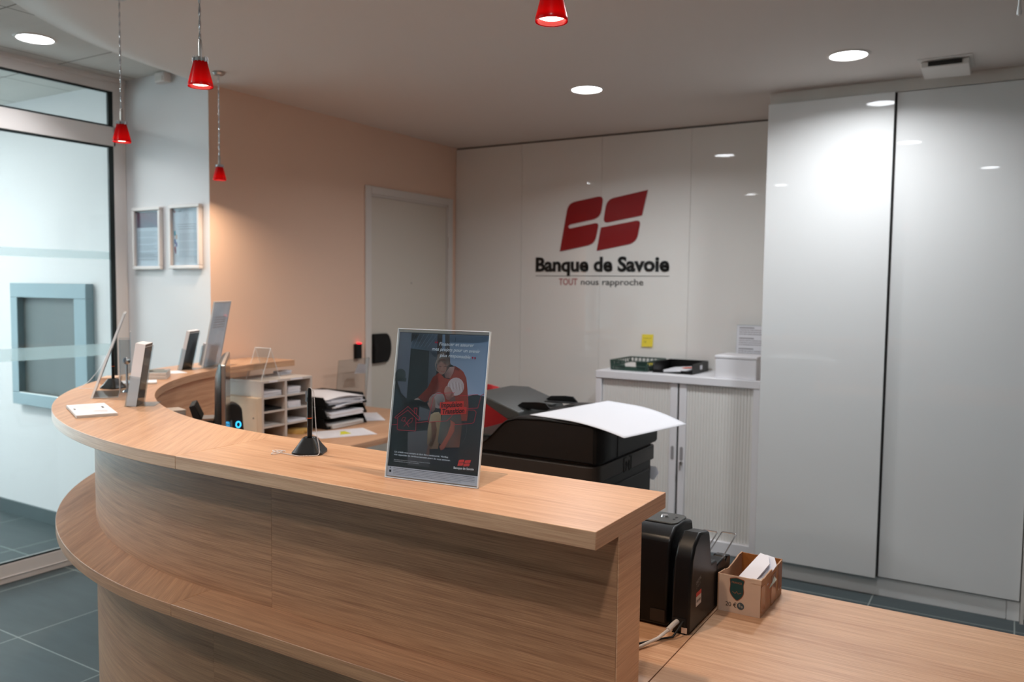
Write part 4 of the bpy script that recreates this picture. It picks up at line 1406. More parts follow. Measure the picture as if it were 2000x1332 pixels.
TLX = 0.0
card_wall('box_side', (qx0, qy0), (qx1, qy0), ZD + h, 0.0006, 1, CARD_L)
card_wall('box_side', (qx1, qy0), (qx1 + 0.004, qy1), ZD + h, 0.005, 2, CARD)
card_wall('box_side', (qx1 + 0.004, qy1), (qx0 + 0.002, qy1), ZD + h, 0.0006, 3, CARD, TAPE)
card_wall('box_side', (qx0 + 0.002, qy1), (qx0, qy0), ZD + h, 0.009, 4, CARD)
MB().box(qx0 + 0.003, qx1 - 0.003, qy0 + 0.003, qy1 - 0.003, ZD, ZD + 0.003).build('box_bottom', CARD, t)
for bb in ((qx1 + 0.0006, qx1 + 0.0012, 1.897, 1.935, ZD + 0.012, ZD + 0.072), (qx1 + 0.0022, qx1 + 0.0032, 1.985, 2.03, ZD + 0.001, ZD + 0.074), (qx1 + 0.0033, qx1 + 0.0042, 2.045, 2.08, ZD + 0.02, ZD + 0.082)):
    MB().box(*bb).build('brown_tape', TAPE, t)
MB().box(qx1 - 0.022, qx1 + 0.0008, qy0 - 0.0008, qy0 + 0.004, ZD + h - 0.010, ZD + h + 0.001).build('torn_tape', CARD_L, t)
a = Art(lambda x, y, d: (qx0 + x, qy0 - 0.0003 - d, ZD + y))
TEAL = (26, 66, 66)
shp = round_poly([(0.029, 0.081, 0.004), (0.045, 0.085, 0.004), (0.063, 0.081, 0.004), (0.060, 0.068, 0.004), (0.062, 0.050, 0.008), (0.055, 0.038, 0.006), (0.0465, 0.031, 0.003), (0.037, 0.038, 0.006), (0.029, 0.050, 0.008), (0.031, 0.068, 0.004)])
for pt in range(len(shp)):
    pass
tr = tri_fill(shp)
k = 1.0
for f in tr:
    a.poly([((shp[i][0] - 0.0455) * 1.09 + 0.0455, (shp[i][1] - 0.058) * 1.07 + 0.058) for i in f], (150, 84, 56))
a.up()
for f in tr:
    a.poly([shp[i] for i in f], TEAL)
a.up()
a.text('FRANCE', (0.0335, 0.0715), (0.0575, 0.0715), 0.0045, (150, 96, 70), bold=0.02)
a.line([(0.036, 0.051), (0.042, 0.0475), (0.0455, 0.053), (0.049, 0.0475), (0.056, 0.051)], 0.0012, (150, 96, 70))
a.text('20 \u20ac', (0.020, 0.0145), (0.046, 0.0145), 0.0105, (48, 44, 42))
a.ell(0.0555, 0.0195, 0.0085, 0.0085, (62, 78, 84))
a.up(); a.ell(0.053, 0.0205, 0.0022, 0.0045, (150, 140, 130)); a.ell(0.0585, 0.018, 0.0028, 0.003, (140, 134, 126))
a.build('printed_badge', t)
a = Art(lambda x, y, d: (qx1 + 0.0034 + d, 1.944 + x, ZD + y))
REDB = (178, 90, 72)
for i, wv in enumerate(('LIVRES', 'POUR')):
    pass
a.line([(0.004, 0.01), (0.004, 0.078)], 0.0012, REDB); a.line([(0.040, 0.01), (0.040, 0.078)], 0.0012, REDB)
rg = random.Random(11)
for yy in (0.058, 0.042, 0.026):
    x = 0.008
    while x < 0.034:
        a.line([(x, yy), (x + rg.uniform(-0.001, 0.003), yy + 0.009)], 0.0012, REDB)
        a.line([(x, yy + rg.uniform(0, 0.008)), (x + 0.004, yy + rg.uniform(0, 0.009))], 0.0011, REDB)
        x += 0.0062
a.build('side_print', t)
lets = [
    ((-0.543, 1.93, ZD + 0.034), R(60), R(-36), 0.13, 0.05, 'white letter with a slanted corner, topmost in the cardboard box', (232, 230, 236)),
    ((-0.524, 1.935, ZD + 0.030), R(64), R(-36), 0.13, 0.05, 'second white letter just behind the topmost one in the cardboard box', (222, 222, 230)),
    ((-0.506, 1.925, ZD + 0.024), R(72), R(-24), 0.11, 0.04, 'greenish white slip lying low at the right wall of the cardboard box', (206, 210, 196)),
    ((-0.498, 1.905, ZD + 0.036), R(78), R(-26), 0.075, 0.034, 'small torn white slip at the front right corner inside the cardboard box', (226, 228, 232))]
for loc, rz, ry, l, w_, lab, rgb in lets:
    m_ = MB().at(loc, rz=rz, ry=ry)
    m_.prism([(0, -w_ / 2), (l * 0.85, -w_ / 2), (l, -w_ / 2 + 0.02), (l, w_ / 2 - 0.004), (l * 0.1, w_ / 2)], 0, 0.0018, 'z')
    tag(m_.build('letter', mat('letter_paper', rgb, rough=0.8)), lab, 'letter')

# ================================================================== POSTER STAND
PB = Vector((-1.0895, 1.2925, TOPZ))
pw = Vector((0.9932, 0.1168, 0)); pb = Vector((-0.1168, 0.9932, 0))
TL = R(9.3); pv = pb * math.sin(TL) + Vector((0, 0, 1)) * math.cos(TL)
pn = pw.cross(pv).normalized()      # out of the printed face
PW, PH = 0.2145, 0.3085
t = thing('poster_stand', 'clear acrylic table stand holding the dark printed advertising poster', 'poster stand', tuple(PB + pw * (PW / 2)))


def slab(mb, o_, a_, b_, c_, m=0):
    P = [o_, o_ + a_, o_ + a_ + b_, o_ + b_]
    Q = [p + c_ for p in P]
    return mb.add(P + Q, [(0, 3, 2, 1), (4, 5, 6, 7), (0, 1, 5, 4), (1, 2, 6, 5), (2, 3, 7, 6), (3, 0, 4, 7)], m)


up0 = Vector((0, 0, 0.0005))
slab(MB(), PB + up0, pw * PW, pv * PH, pn * 0.0018).build('front_panel', CLEAR, t)
slab(MB(), PB + up0 - pn * 0.0045, pw * PW, pv * PH, pn * 0.0018).build('back_panel', CLEAR, t)
slab(MB(), PB + up0 - pn * 0.0045, pw * PW, pb * 0.135, Vector((0, 0, 0.002))).build('foot', CLEAR, t)
mb = MB()
slab(mb, PB + up0 - pn * 0.0045, pw * 0.0016, pv * PH, pn * 0.0064)
slab(mb, PB + up0 - pn * 0.0045 + pw * (PW - 0.0016), pw * 0.0016, pv * PH, pn * 0.0064)
slab(mb, PB + up0 - pn * 0.0045 + pv * (PH - 0.0016), pw * PW, pv * 0.0016, pn * 0.0064)
slab(mb, PB + up0 - pn * 0.0045, pw * PW, pv * 0.0018, pn * 0.0064)
mb.build('bright_edge', CLEAR_E, t)
SW, SH = 0.2085, 0.297
S0 = PB + up0 + pw * 0.003 + pv * 0.004 - pn * 0.0022
slab(MB(), S0, pw * SW, pv * SH, -pn * 0.0004).build('sheet', PAPER, t)
HM = [[0.0015757618552, 0.000148222348, -0.3017044308], [0.0001199531775, -0.0009196410275, 1.0801783633], [0.00009529808, 0.00002136167, 1.0]]


def q(x, y):
    w_ = HM[2][0] * x + HM[2][1] * y + 1
    return ((HM[0][0] * x + HM[0][1] * y + HM[0][2]) / w_ * SW, (HM[1][0] * x + HM[1][1] * y + HM[1][2]) / w_ * SH)


def qa(pts): return [q(x * 0.3427 + 228.2, y * 0.3427 + 76.1) for x, y in pts]
def qb(pts): return [q(x * 0.457 + 95.1, y * 0.457 + 456.5) for x, y in pts]
def qs(pts): return [q(x, y) for x, y in pts]


def fillp(a, pts, c):
    cs_ = c if isinstance(c[0], (tuple, list)) else [c] * len(pts)
    for f in tri_fill(pts):
        a.poly([pts[i] for i in f], [cs_[i] for i in f])


a = Art(lambda x, y, d: tuple(S0 + pw * x + pv * y + pn * d), step=0.00006)
hb = q(425, 1150)[1] - 0.0015
a.rect(0, SW, 0.0255, SH, (48, 48, 50))
a.up()
# left wall, roof, boards, sky
fillp(a, qs([(183, 92), (275, 98), (268, 215), (233, 600), (190, 560), (150, 430)]), [(118, 120, 130), (112, 114, 124), (104, 106, 118), (96, 98, 108), (84, 86, 96), (100, 102, 114)])
fillp(a, qs([(275, 98), (505, 104), (470, 300), (400, 232), (266, 215)]), [(60, 56, 58), (88, 100, 116), (84, 92, 106), (70, 80, 92), (84, 96, 112)])
fillp(a, qs([(404, 232), (475, 250), (440, 560), (385, 640)]), [(84, 88, 96), (92, 94, 102), (78, 78, 84), (70, 72, 76)])
fillp(a, qs([(505, 105), (868, 112), (832, 578), (690, 580), (600, 350), (500, 300)]), [(112, 128, 150), (128, 146, 172), (158, 172, 198), (168, 178, 202), (140, 152, 176), (110, 122, 142)])
fillp(a, qs([(565, 110), (868, 114), (866, 150), (780, 170), (565, 165)]), [(128, 140, 160), (132, 152, 176), (126, 146, 170), (118, 134, 154), (112, 126, 148)])
a.up()
for k in range(6):
    a.line(qs([(300 + k * 34, 104), (262 + k * 26, 205)]), 0.0007, (112, 124, 140))
fillp(a, qs([(272, 102), (335, 106), (268, 168)]), (50, 44, 44))
fillp(a, qs([(265, 216), (406, 232), (385, 655), (300, 640), (228, 640)]), [(46, 48, 48), (46, 47, 48), (44, 44, 46), (40, 42, 44), (50, 54, 56)])
for k in range(10):
    a.line(qs([(404, 262 + k * 32), (458 - k * 2, 270 + k * 32)]), 0.0005, (66, 70, 76))
fillp(a, qs([(470, 104), (507, 105), (500, 340), (462, 340)]), (66, 56, 54))
fillp(a, qs([(528, 106), (563, 107), (562, 300), (528, 300)]), (72, 66, 68))
a.line(qs([(610, 125), (603, 165)]), 0.001, (74, 86, 104))
# cars and ground
fillp(a, qs([(240, 855), (420, 840), (400, 1165), (236, 1140)]), [(100, 96, 100), (96, 92, 96), (62, 60, 62), (76, 74, 78)])
fillp(a, qs([(330, 660), (420, 690), (420, 760), (318, 770)]), (92, 92, 98))
fillp(a, qs([(205, 640), (310, 600), (380, 620), (400, 670), (330, 650), (320, 780), (210, 760), (130, 700)]), (36, 36, 37))
fillp(a, qs([(150, 500), (190, 600), (215, 660), (130, 760), (125, 700)]), [(60, 68, 72), (50, 56, 60), (62, 66, 70), (40, 46, 50), (56, 66, 72)])
fillp(a, qs([(110, 860), (240, 850), (236, 1140), (92, 1110)]), [(32, 38, 40), (30, 33, 34), (34, 34, 36), (40, 42, 44)])
fillp(a, qs([(690, 582), (760, 566), (830, 580), (772, 1190), (600, 1180), (640, 800)]), [(56, 62, 66), (54, 62, 68), (58, 66, 72), (66, 52, 50), (62, 56, 56), (54, 54, 56)])
a.up()
a.ell(*q(186, 418), 0.0128, 0.0128, (62, 68, 68)); a.rect(q(152, 418)[0] - 0.001, q(233, 418)[0], q(186, 468)[1], q(186, 440)[1], (60, 66, 66))
a.up()
a.line([(q(640, 790)[0] + 0.016 * math.cos(k * 0.2) , q(700, 850)[1] + 0.028 * math.sin(k * 0.2)) for k in range(-8, 9)], 0.0006, (92, 88, 90))
# woman: shirt, neck, head, hand
shirt = qs([(600, 345), (640, 368), (668, 392), (690, 440), (698, 520), (706, 660), (694, 770), (600, 770), (500, 640), (430, 596), (372, 628), (318, 592), (392, 516), (432, 436), (482, 396), (520, 440), (560, 448), (572, 380)])
fillp(a, shirt, (152, 66, 54))
fillp(a, qs([(392, 516), (432, 436), (470, 410), (480, 520), (430, 596), (372, 628), (318, 592)]), [(170, 80, 66), (158, 64, 54), (162, 72, 60), (128, 56, 50), (130, 60, 56), (146, 70, 64), (166, 78, 66)])
fillp(a, qs([(345, 618), (372, 628), (330, 610), (288, 610), (300, 598), (318, 592)]), (150, 128, 120))
a.up()
fillp(a, qs([(562, 355), (600, 352), (590, 400), (565, 440), (530, 440), (520, 410)]), [(164, 132, 128), (170, 136, 130), (160, 120, 114), (150, 108, 100), (120, 92, 86), (110, 84, 80)])
fillp(a, qs([(600, 345), (640, 368), (634, 385), (604, 376), (585, 420), (572, 440), (598, 378)]), (118, 48, 42))
a.ell(*q(514, 318), 0.0155, 0.0225, (92, 78, 72))
a.up()
a.ell(*q(502, 352), 0.0112, 0.0165, (150, 110, 98), rot=0.15)
fillp(a, qs([(470, 260), (520, 240), (545, 270), (570, 330), (540, 350), (495, 310), (478, 340), (460, 330)]), [(124, 108, 100), (100, 86, 80), (92, 78, 72), (104, 88, 82), (140, 112, 102), (120, 100, 92), (134, 116, 106), (140, 122, 114)])
a.ell(*q(543, 258), 0.004, 0.006, (52, 44, 44))
a.line(qs([(466, 300), (452, 335), (462, 380), (488, 402)]), 0.0016, (150, 132, 122))
a.up()
a.line(qs([(482, 350), (498, 352)]), 0.001, (74, 54, 52)); a.line(qs([(520, 352), (536, 350)]), 0.001, (74, 54, 52))
a.line(qs([(504, 356), (502, 374)]), 0.0012, (166, 124, 112)); a.line(qs([(496, 388), (512, 392), (524, 388)]), 0.0011, (150, 84, 80))
# girl
fillp(a, qs([(415, 722), (440, 706), (478, 702), (494, 722), (488, 860), (470, 985), (418, 985), (386, 950), (392, 830)]), [(172, 150, 120), (184, 162, 130), (176, 152, 122), (160, 136, 108), (134, 108, 84), (122, 92, 72), (124, 96, 74), (118, 96, 78), (150, 130, 106)])
fillp(a, qs([(418, 780), (452, 776), (462, 830), (455, 900), (420, 980), (396, 1040), (376, 1036), (392, 960), (424, 890)]), [(146, 106, 90), (140, 100, 86), (136, 96, 84), (124, 86, 76), (108, 76, 68), (100, 68, 62), (92, 66, 62), (108, 78, 70), (136, 98, 84)])
a.ell(*q(476, 612), 0.0145, 0.0165, (150, 136, 134))
a.up()
fillp(a, qs([(402, 600), (416, 580), (440, 574), (452, 620), (450, 680), (430, 705), (414, 692), (404, 668), (396, 650), (390, 636), (400, 625)]), [(156, 120, 110), (160, 130, 122), (150, 122, 114), (140, 106, 96), (120, 86, 76), (110, 78, 70), (120, 84, 76), (128, 80, 74), (146, 104, 96), (160, 118, 108), (150, 112, 104)])
fillp(a, qs([(410, 592), (430, 568), (470, 556), (500, 570), (520, 600), (500, 660), (472, 650), (456, 615), (440, 590)]), [(160, 148, 146), (170, 158, 156), (168, 156, 156), (150, 138, 138), (126, 114, 114), (84, 74, 74), (110, 96, 94), (146, 132, 130), (164, 150, 148)])
# boy
fillp(a, qs([(500, 724), (540, 712), (600, 700), (645, 718), (656, 800), (634, 975), (530, 975), (468, 935), (484, 820)]), [(98, 100, 96), (92, 96, 92), (88, 88, 84), (82, 80, 78), (96, 76, 70), (128, 80, 66), (110, 82, 70), (84, 84, 82), (104, 104, 100)])
a.up()
fillp(a, qs([(566, 762), (602, 786), (596, 850), (548, 930), (516, 990), (492, 998), (480, 968), (500, 944), (544, 872), (568, 800)]), [(168, 96, 80), (160, 88, 74), (164, 90, 74), (160, 86, 70), (150, 80, 68), (140, 76, 66), (146, 84, 72), (160, 90, 76), (172, 98, 82), (176, 104, 88)])
fillp(a, qs([(526, 976), (632, 974), (622, 1120), (500, 1120), (470, 1010)]), (46, 44, 50))
fillp(a, qs([(404, 988), (462, 986), (480, 1110), (410, 1110)]), (44, 44, 50))
fillp(a, qs([(560, 585), (600, 580), (612, 640), (560, 650)]), (118, 84, 78))
a.ell(*q(608, 506), 0.0190, 0.0182, (196, 174, 174))
a.up()
fillp(a, qs([(524, 520), (536, 500), (566, 512), (590, 560), (580, 590), (556, 612), (534, 600), (530, 580), (522, 560), (519, 543)]), [(184, 138, 126), (178, 140, 132), (170, 128, 118), (160, 112, 104), (140, 96, 88), (130, 88, 80), (142, 92, 86), (158, 96, 90), (176, 124, 114), (186, 136, 124)])
a.ell(*q(583, 568), 0.0035, 0.0045, (178, 118, 108))
for k in range(9):
    a.line(qs([(560 + k * 12, 470 + abs(k - 4) * 4), (568 + k * 12, 520 + abs(k - 3) * 5)]), 0.0009, (218, 200, 200) if k % 2 else (164, 136, 138))
# red line drawing
RL = (206, 52, 70)
a.up()
a.line(qs([(120, 800), (160, 796)]), 0.0009, RL)
a.line(qs([(142, 744), (243, 660), (335, 748), (322, 766), (242, 688), (152, 752), (142, 744)]), 0.0010, RL)
a.line(qs([(165, 748), (160, 832), (172, 840), (296, 848), (302, 836), (303, 748)]), 0.0010, RL)
a.line(qs([(292, 715), (290, 672), (313, 672), (308, 720)]), 0.0010, RL)
a.line(qs([(192, 768), (206, 742), (226, 745), (214, 775), (192, 768)]), 0.0008, RL); a.line(qs([(215, 762), (248, 815)]), 0.0010, RL)
a.line(qs([(212, 812), (262, 752), (280, 748), (272, 778), (236, 800), (246, 764)]), 0.0008, RL)
a.line(qs([(303, 786), (396, 774), (420, 660), (436, 590), (462, 560), (600, 553)]), 0.0010, RL)
a.line(qs([(396, 780), (540, 770), (565, 745), (600, 700)]), 0.0010, RL)
a.line(qs([(640, 577), (780, 566)]), 0.0010, RL)
a.line(qs([(826, 562), (806, 572), (778, 670), (690, 676)]), 0.0010, RL)
a.line(qs([(690, 686), (752, 686), (766, 705), (748, 780), (728, 790), (590, 798)]), 0.0010, RL)
a.line(qs([(700, 576), (702, 640)]), 0.0009, RL)
a.up()
fillp(a, qs([(488, 627), (672, 616), (668, 662), (692, 662), (688, 716), (492, 724), (494, 676), (484, 676)]), (222, 60, 52))
a.up()
a.text('Impulsion', q(494, 668), q(660, 660), 0.0098, (44, 22, 24), bold=0.03, shear=0.2)
a.text('Transition', q(505, 716), q(676, 708), 0.0098, (44, 22, 24), bold=0.03, shear=0.2)
WT = (222, 224, 232)
a.text('Financer et assurer', q(482, 190), q(750, 199), 0.0068, WT, bold=0.012, shear=0.2)
a.text('mes projets pour un avenir', q(428, 228), q(797, 246), 0.0068, WT, bold=0.012, shear=0.2)
a.text('plus responsable', q(487, 276), q(722, 290), 0.0068, WT, bold=0.012, shear=0.2)
for (x, y, s_) in ((455, 166, -1), (468, 167, -1), (740, 283, 1), (758, 285, 1)):
    cx_, cy_ = q(x, y)
    a.ell(cx_, cy_ + (0.0004 if s_ > 0 else -0.0004), 0.0017, 0.0017, (190, 30, 66), n=10)
    a.poly([(cx_ + 0.0017 * s_, cy_), (cx_ - 0.0012 * s_, cy_ - 0.0042 * s_), (cx_, cy_)], (190, 30, 66))
a.text('Un crédit vous engage et doit être remboursé. Vérifiez', q(139, 1011), q(549, 1056), 0.0034, WT, bold=0.02)
a.text('vos capacités de remboursement avant de vous engager.', q(136, 1031), q(566, 1081), 0.0034, WT, bold=0.02)
a.text("Sous réserve d'acceptation de votre dossier par la Banque de Savoie", q(134, 1068), q(409, 1098), 0.0019, (196, 196, 202), bold=0.01)
a.text('et après expiration du délai légal de rétractation.', q(133, 1080), q(328, 1102), 0.0019, (196, 196, 202), bold=0.01)
# small emblem and name
ex0, ey0 = q(628, 1062); ex1, ey1 = q(722, 1118)
for pts in EMB:
    P_ = [(ex0 - 0.0012 + (p[0] - 497) / 863 * (ex1 - ex0 + 0.0012), ey0 + 0.0005 - (p[1] - 215) / 560 * 0.0145) for p in pts]
    fillp(a, P_, (232, 70, 66))
a.text('Banque de Savoie', q(590, 1138), q(745, 1152), 0.0044, (236, 236, 240), bold=0.025)
# white foot band
a.rect(0, SW, 0, 0.0195, (206, 206, 216))
fillp(a, [(0, 0.0194), (SW, 0.0194), (SW, 0.0256), (0, 0.0256)], (48, 46, 48))
a.up()
a.ell(0.0072, 0.0165, 0.0016, 0.0016, (120, 120, 130)); a.rect(0.005, 0.010, 0.0075, 0.0122, (40, 40, 44))
for k, yy in enumerate((0.0160, 0.0128, 0.0098, 0.0068, 0.0038)):
    a.scribble(0.0145, SW - 0.006 - (0.03 if k == 4 else 0), yy, 0.0011, (96, 96, 104) if k == 0 else (150, 150, 160), seed=60 + k, gap=0.18)
a.build('printed_poster', t, PRINTG)

# ================================================================== PENS ON STANDS
ZT = TOPZ + 0.0002
cst = [5]


def bead_path(pts, step=0.0031):
    P = [Vector(p) for p in pts]
    sm_ = []
    for i in range(len(P) - 1):
        p0 = P[max(i - 1, 0)]; p1 = P[i]; p2 = P[i + 1]; p3 = P[min(i + 2, len(P) - 1)]
        for k in range(12):
            u = k / 12
            sm_.append(0.5 * ((2 * p1) + (p2 - p0) * u + (2 * p0 - 5 * p1 + 4 * p2 - p3) * u * u + (3 * p1 - p0 - 3 * p2 + p3) * u ** 3))
    sm_.append(P[-1])
    out = [sm_[0]]; acc = 0
    for a_, b_ in zip(sm_[:-1], sm_[1:]):
        d = (b_ - a_).length
        while acc + d >= step:
            u = (step - acc) / d
            a_ = a_ + (b_ - a_) * u
            out.append(a_); d = (b_ - a_).length; acc = 0
        acc += d
    return out


def pen_stand(x, y, rz, label, chain):
    t = thing('pen_stand', label, 'pen stand', (x, y, ZT), rz)
    L_ = lambda: MB().at((x, y, ZT), rz=rz)
    n = 48
    def ring(r, z, lob):
        out = []
        for k in range(n):
            a_ = 2 * PI * k / n
            q_ = (abs(math.cos(a_)) ** lob + abs(math.sin(a_)) ** lob) ** (-1 / lob)
            out.append((r * q_ * math.cos(a_), r * q_ * math.sin(a_), z))
        return out
    prof_ = [(0.036, 0.0, 5), (0.0365, 0.003, 5), (0.0355, 0.0055, 6), (0.026, 0.018, 7), (0.0185, 0.030, 7), (0.0145, 0.0365, 5), (0.012, 0.0365, 3), (0.008, 0.028, 2)]
    vs = []
    for r_, z_, l_ in prof_:
        vs += ring(r_, z_, l_)
    fs = []
    for i in range(len(prof_) - 1):
        for k in range(n):
            fs.append((i * n + k, i * n + (k + 1) % n, (i + 1) * n + (k + 1) % n, (i + 1) * n + k))
    fs.append(tuple(reversed(range(n)))); fs.append(tuple(range((len(prof_) - 1) * n, len(prof_) * n)))
    L_().add(vs, fs).build('base', PENB, t, angle=24)
    pz = 0.0285
    p = L_().lathe([(0.0, pz), (0.0052, pz + 0.004), (0.0056, pz + 0.01), (0.0056, pz + 0.052), (0.0056, pz + 0.0521), (0.0056, pz + 0.10), (0.0046, pz + 0.104), (0.0046, pz + 0.118), (0.003, pz + 0.124), (0.0, pz + 0.125)], n=20).build('pen', BLACKS, t)
    L_().lathe([(0.0058, pz + 0.053), (0.0058, pz + 0.0545)], n=20).build('orange_ring', mat('orange_ring', (228, 92, 38), rough=0.4), p)
    L_().box(-0.009, -0.0058, -0.002, 0.002, pz + 0.095, pz + 0.118).box(-0.009, -0.0062, -0.0022, 0.0022, pz + 0.092, pz + 0.096).build('clip', CHROME, p)
    mb = MB().at((0, 0, 0))
    for c_ in bead_path(chain):
        mb.ball((c_.x, c_.y, max(c_.z, ZT + 0.0015)), 0.00145, 6)
    mb.build('bead_chain', BEAD, t)
    return t


X0_, Y0_ = -1.396, 1.385
pen_stand(X0_, Y0_, 0.5, 'black pen upright on a pyramid stand with bead chain, beside the poster', [
    (X0_ + 0.002, Y0_, ZT + 0.153), (X0_ + 0.009, Y0_ + 0.004, ZT + 0.145), (X0_ + 0.012, Y0_ + 0.004, ZT + 0.12), (X0_ + 0.015, Y0_ + 0.004, ZT + 0.08), (X0_ + 0.020, Y0_ + 0.003, ZT + 0.045),
    (X0_ + 0.036, Y0_ - 0.006, ZT + 0.016), (X0_ + 0.042, Y0_ - 0.018, ZT + 0.0015), (X0_ + 0.02, Y0_ - 0.042, ZT + 0.0012), (X0_ + 0.012, Y0_ - 0.047, ZT + 0.0012), (X0_ - 0.01, Y0_ - 0.046, ZT + 0.0012), (X0_ - 0.04, Y0_ - 0.044, ZT + 0.0012),
    (X0_ - 0.066, Y0_ - 0.044, ZT + 0.0012), (X0_ - 0.085, Y0_ - 0.034, ZT + 0.0012), (X0_ - 0.066, Y0_ - 0.024, ZT + 0.0012), (X0_ - 0.052, Y0_ - 0.040, ZT + 0.0025), (X0_ - 0.048, Y0_ - 0.060, ZT + 0.0012), (X0_ - 0.058, Y0_ - 0.064, ZT + 0.0012), (X0_ - 0.064, Y0_ - 0.05, ZT + 0.0025), (X0_ - 0.056, Y0_ - 0.03, ZT + 0.0035), (X0_ - 0.048, Y0_ - 0.03, ZT + 0.0025)])
X1_, Y1_ = -2.86, 1.835
pen_stand(X1_, Y1_, 0.2, 'black pen on a stand behind the slanted clear display on the left', [
    (X1_, Y1_, ZT + 0.153), (X1_ - 0.006, Y1_ - 0.01, ZT + 0.14), (X1_ - 0.03, Y1_ - 0.03, ZT + 0.08), (X1_ - 0.058, Y1_ - 0.056, ZT + 0.03), (X1_ - 0.085, Y1_ - 0.08, ZT + 0.0012), (X1_ - 0.06, Y1_ - 0.075, ZT + 0.0012), (X1_ - 0.03, Y1_ - 0.06, ZT + 0.0012)])

# ================================================================== DISPLAYS ON THE LEFT OF THE COUNTER
def sheet_pile(name, loc, rz, w, d, h, label, cat, m=PAPERW, top=None, seed=1, layers=8, jit=0.0015):
    rr_ = random.Random(seed)
    t = thing(name, label, cat, loc, rz)
    for_ = MB()
    z = 0.0
    for k in range(layers):
        jx, jy, jr = rr_.uniform(-jit, jit), rr_.uniform(-jit, jit), rr_.uniform(-0.01, 0.01)
        dz = h / layers
        for_.at(loc, rz=rz + jr).box(-w / 2 + jx, w / 2 + jx, -d / 2 + jy, d / 2 + jy, z, z + dz * 0.97)
        z += dz
    for_.build('pile', m, t)
    Mt = Matrix.Translation(Vector(loc)) @ Matrix.Rotation(rz, 4, 'Z')
    MB().at(loc, rz=rz).box(-w / 2, w / 2, -d / 2, d / 2, h, h + 0.0006).build('top_sheet', top or PAPER, t)
    return t, Art(lambda x, y, dd: tuple(Mt @ Vector((x - w / 2, y - d / 2, h + 0.0007 + dd)))), w, d


INKB = (40, 42, 54)
t, a, w_, d_ = sheet_pile('leaflet_pile', (-2.387, 1.458, ZT), R(-24), 0.245, 0.108, 0.008, 'low pile of white printed leaflets flat on the counter, nearest the left edge', 'leaflets', seed=2)
for k in range(6):
    a.rect(0.045 + k * 0.019, 0.046 + k * 0.019, 0.022, 0.074 - (k % 3) * 0.012, (112, 112, 126))
a.rect(0.082, 0.116, 0.086, 0.092, INKB); a.rect(0.096, 0.124, 0.008, 0.013, INKB)
a.rect(0.17, 0.173, 0.055, 0.09, INKB); a.line([(0.188, 0.09), (0.2, 0.082), (0.196, 0.07)], 0.002, (190, 90, 96))
a.rect(0.186, 0.1875, 0.05, 0.085, (140, 140, 150))
a.build('print', t, PRINTG)

t, a, w_, d_ = sheet_pile('postcard_pile', (-3.045, 2.14, ZT), R(-42), 0.15, 0.105, 0.028, 'thick pile of dark printed cards on the counter under the framed notices', 'cards', top=PAPER, seed=5, layers=12)
a.rect(0, w_, 0, d_, (96, 104, 100)); a.up()
fillp(a, [(0.01, 0.02), (0.06, 0.012), (0.13, 0.05), (0.10, 0.095), (0.03, 0.08)], (120, 116, 104)); a.ell(0.09, 0.04, 0.02, 0.012, (206, 182, 170)); a.rect(0.008, 0.05, 0.085, 0.1, (184, 160, 150))
a.build('print', t, PRINTG)
sheet_pile('leaflet_pile', (-2.93, 1.975, ZT), R(-35), 0.10, 0.15, 0.006, 'thin pile of pale leaflets behind the standing brochure block', 'leaflets', seed=8)
sheet_pile('card_pile', (-3.02, 1.93, ZT), R(-50), 0.085, 0.055, 0.024, 'small pinkish card block beside the back pen stand', 'cards', m=CARD_L, top=CARD_L, seed=9)
sheet_pile('leaflet_sheet', (-3.17, 2.31, ZT), R(-20), 0.12, 0.10, 0.001, 'single white flyer lying in front of the dark cover leaflet holder', 'leaflet', seed=10, layers=1, jit=0)


def local_frame(loc, rz, lean):
    """x along the panel, y out of its back, z up the leaning panel"""
    return Matrix.Translation(Vector(loc)) @ Matrix.Rotation(rz, 4, 'Z') @ Matrix.Rotation(-lean, 4, 'X')


def acrylic_display(name, loc, rz, w, h, lean, foot, label, cat, sheet=None, sheet_m=None, art=None, edge=0.003):
    t = thing(name, label, cat, loc, rz)
    mb = MB(); mb.X = local_frame(loc, rz, lean)
    mb.box(-w / 2, w / 2, 0, 0.002, 0.001, h).build('front_panel', CLEAR, t)
    mb = MB(); mb.X = local_frame(loc, rz, lean)
    mb.box(-w / 2, w / 2, 0.004, 0.006, 0.001, h).build('back_panel', CLEAR, t)
    mb = MB(); mb.X = local_frame(loc, rz, lean)
    mb.box(-w / 2 - 0.0002, -w / 2 + 0.0018, -0.0003, 0.0063, 0.001, h).box(w / 2 - 0.0018, w / 2 + 0.0002, -0.0003, 0.0063, 0.001, h).box(-w / 2, w / 2, -0.0003, 0.0063, h, h + edge)
    mb.build('bright_edge', CLEAR_E, t)
    mb = MB().at(loc, rz=rz)
    mb.box(-w / 2, w / 2, 0.0, foot, 0, 0.0022).build('foot', CLEAR, t)
    MB().at(loc, rz=rz).box(-w / 2, w / 2, foot - 0.0015, foot, 0.0, 0.003).box(-w / 2, -w / 2 + 0.0015, 0, foot, 0.0022, 0.003).box(w / 2 - 0.0015, w / 2, 0, foot, 0.0022, 0.003).build('foot_edge', CLEAR_E, t)
    if sheet:
        mb = MB(); mb.X = local_frame(loc, rz, lean)
        mb.box(-w / 2 + 0.002, w / 2 - 0.002, 0.0023, 0.0035, 0.004, h - 0.003).build('sheet', sheet_m or THIN, t)
    return t


# slanted A4 display seen edge on
acrylic_display('counter_display', (-2.745, 1.682, ZT), R(-35), 0.21, 0.305, R(20), 0.085, 'slanted clear display seen edge on, tallest on the left of the counter', 'display', sheet=True)
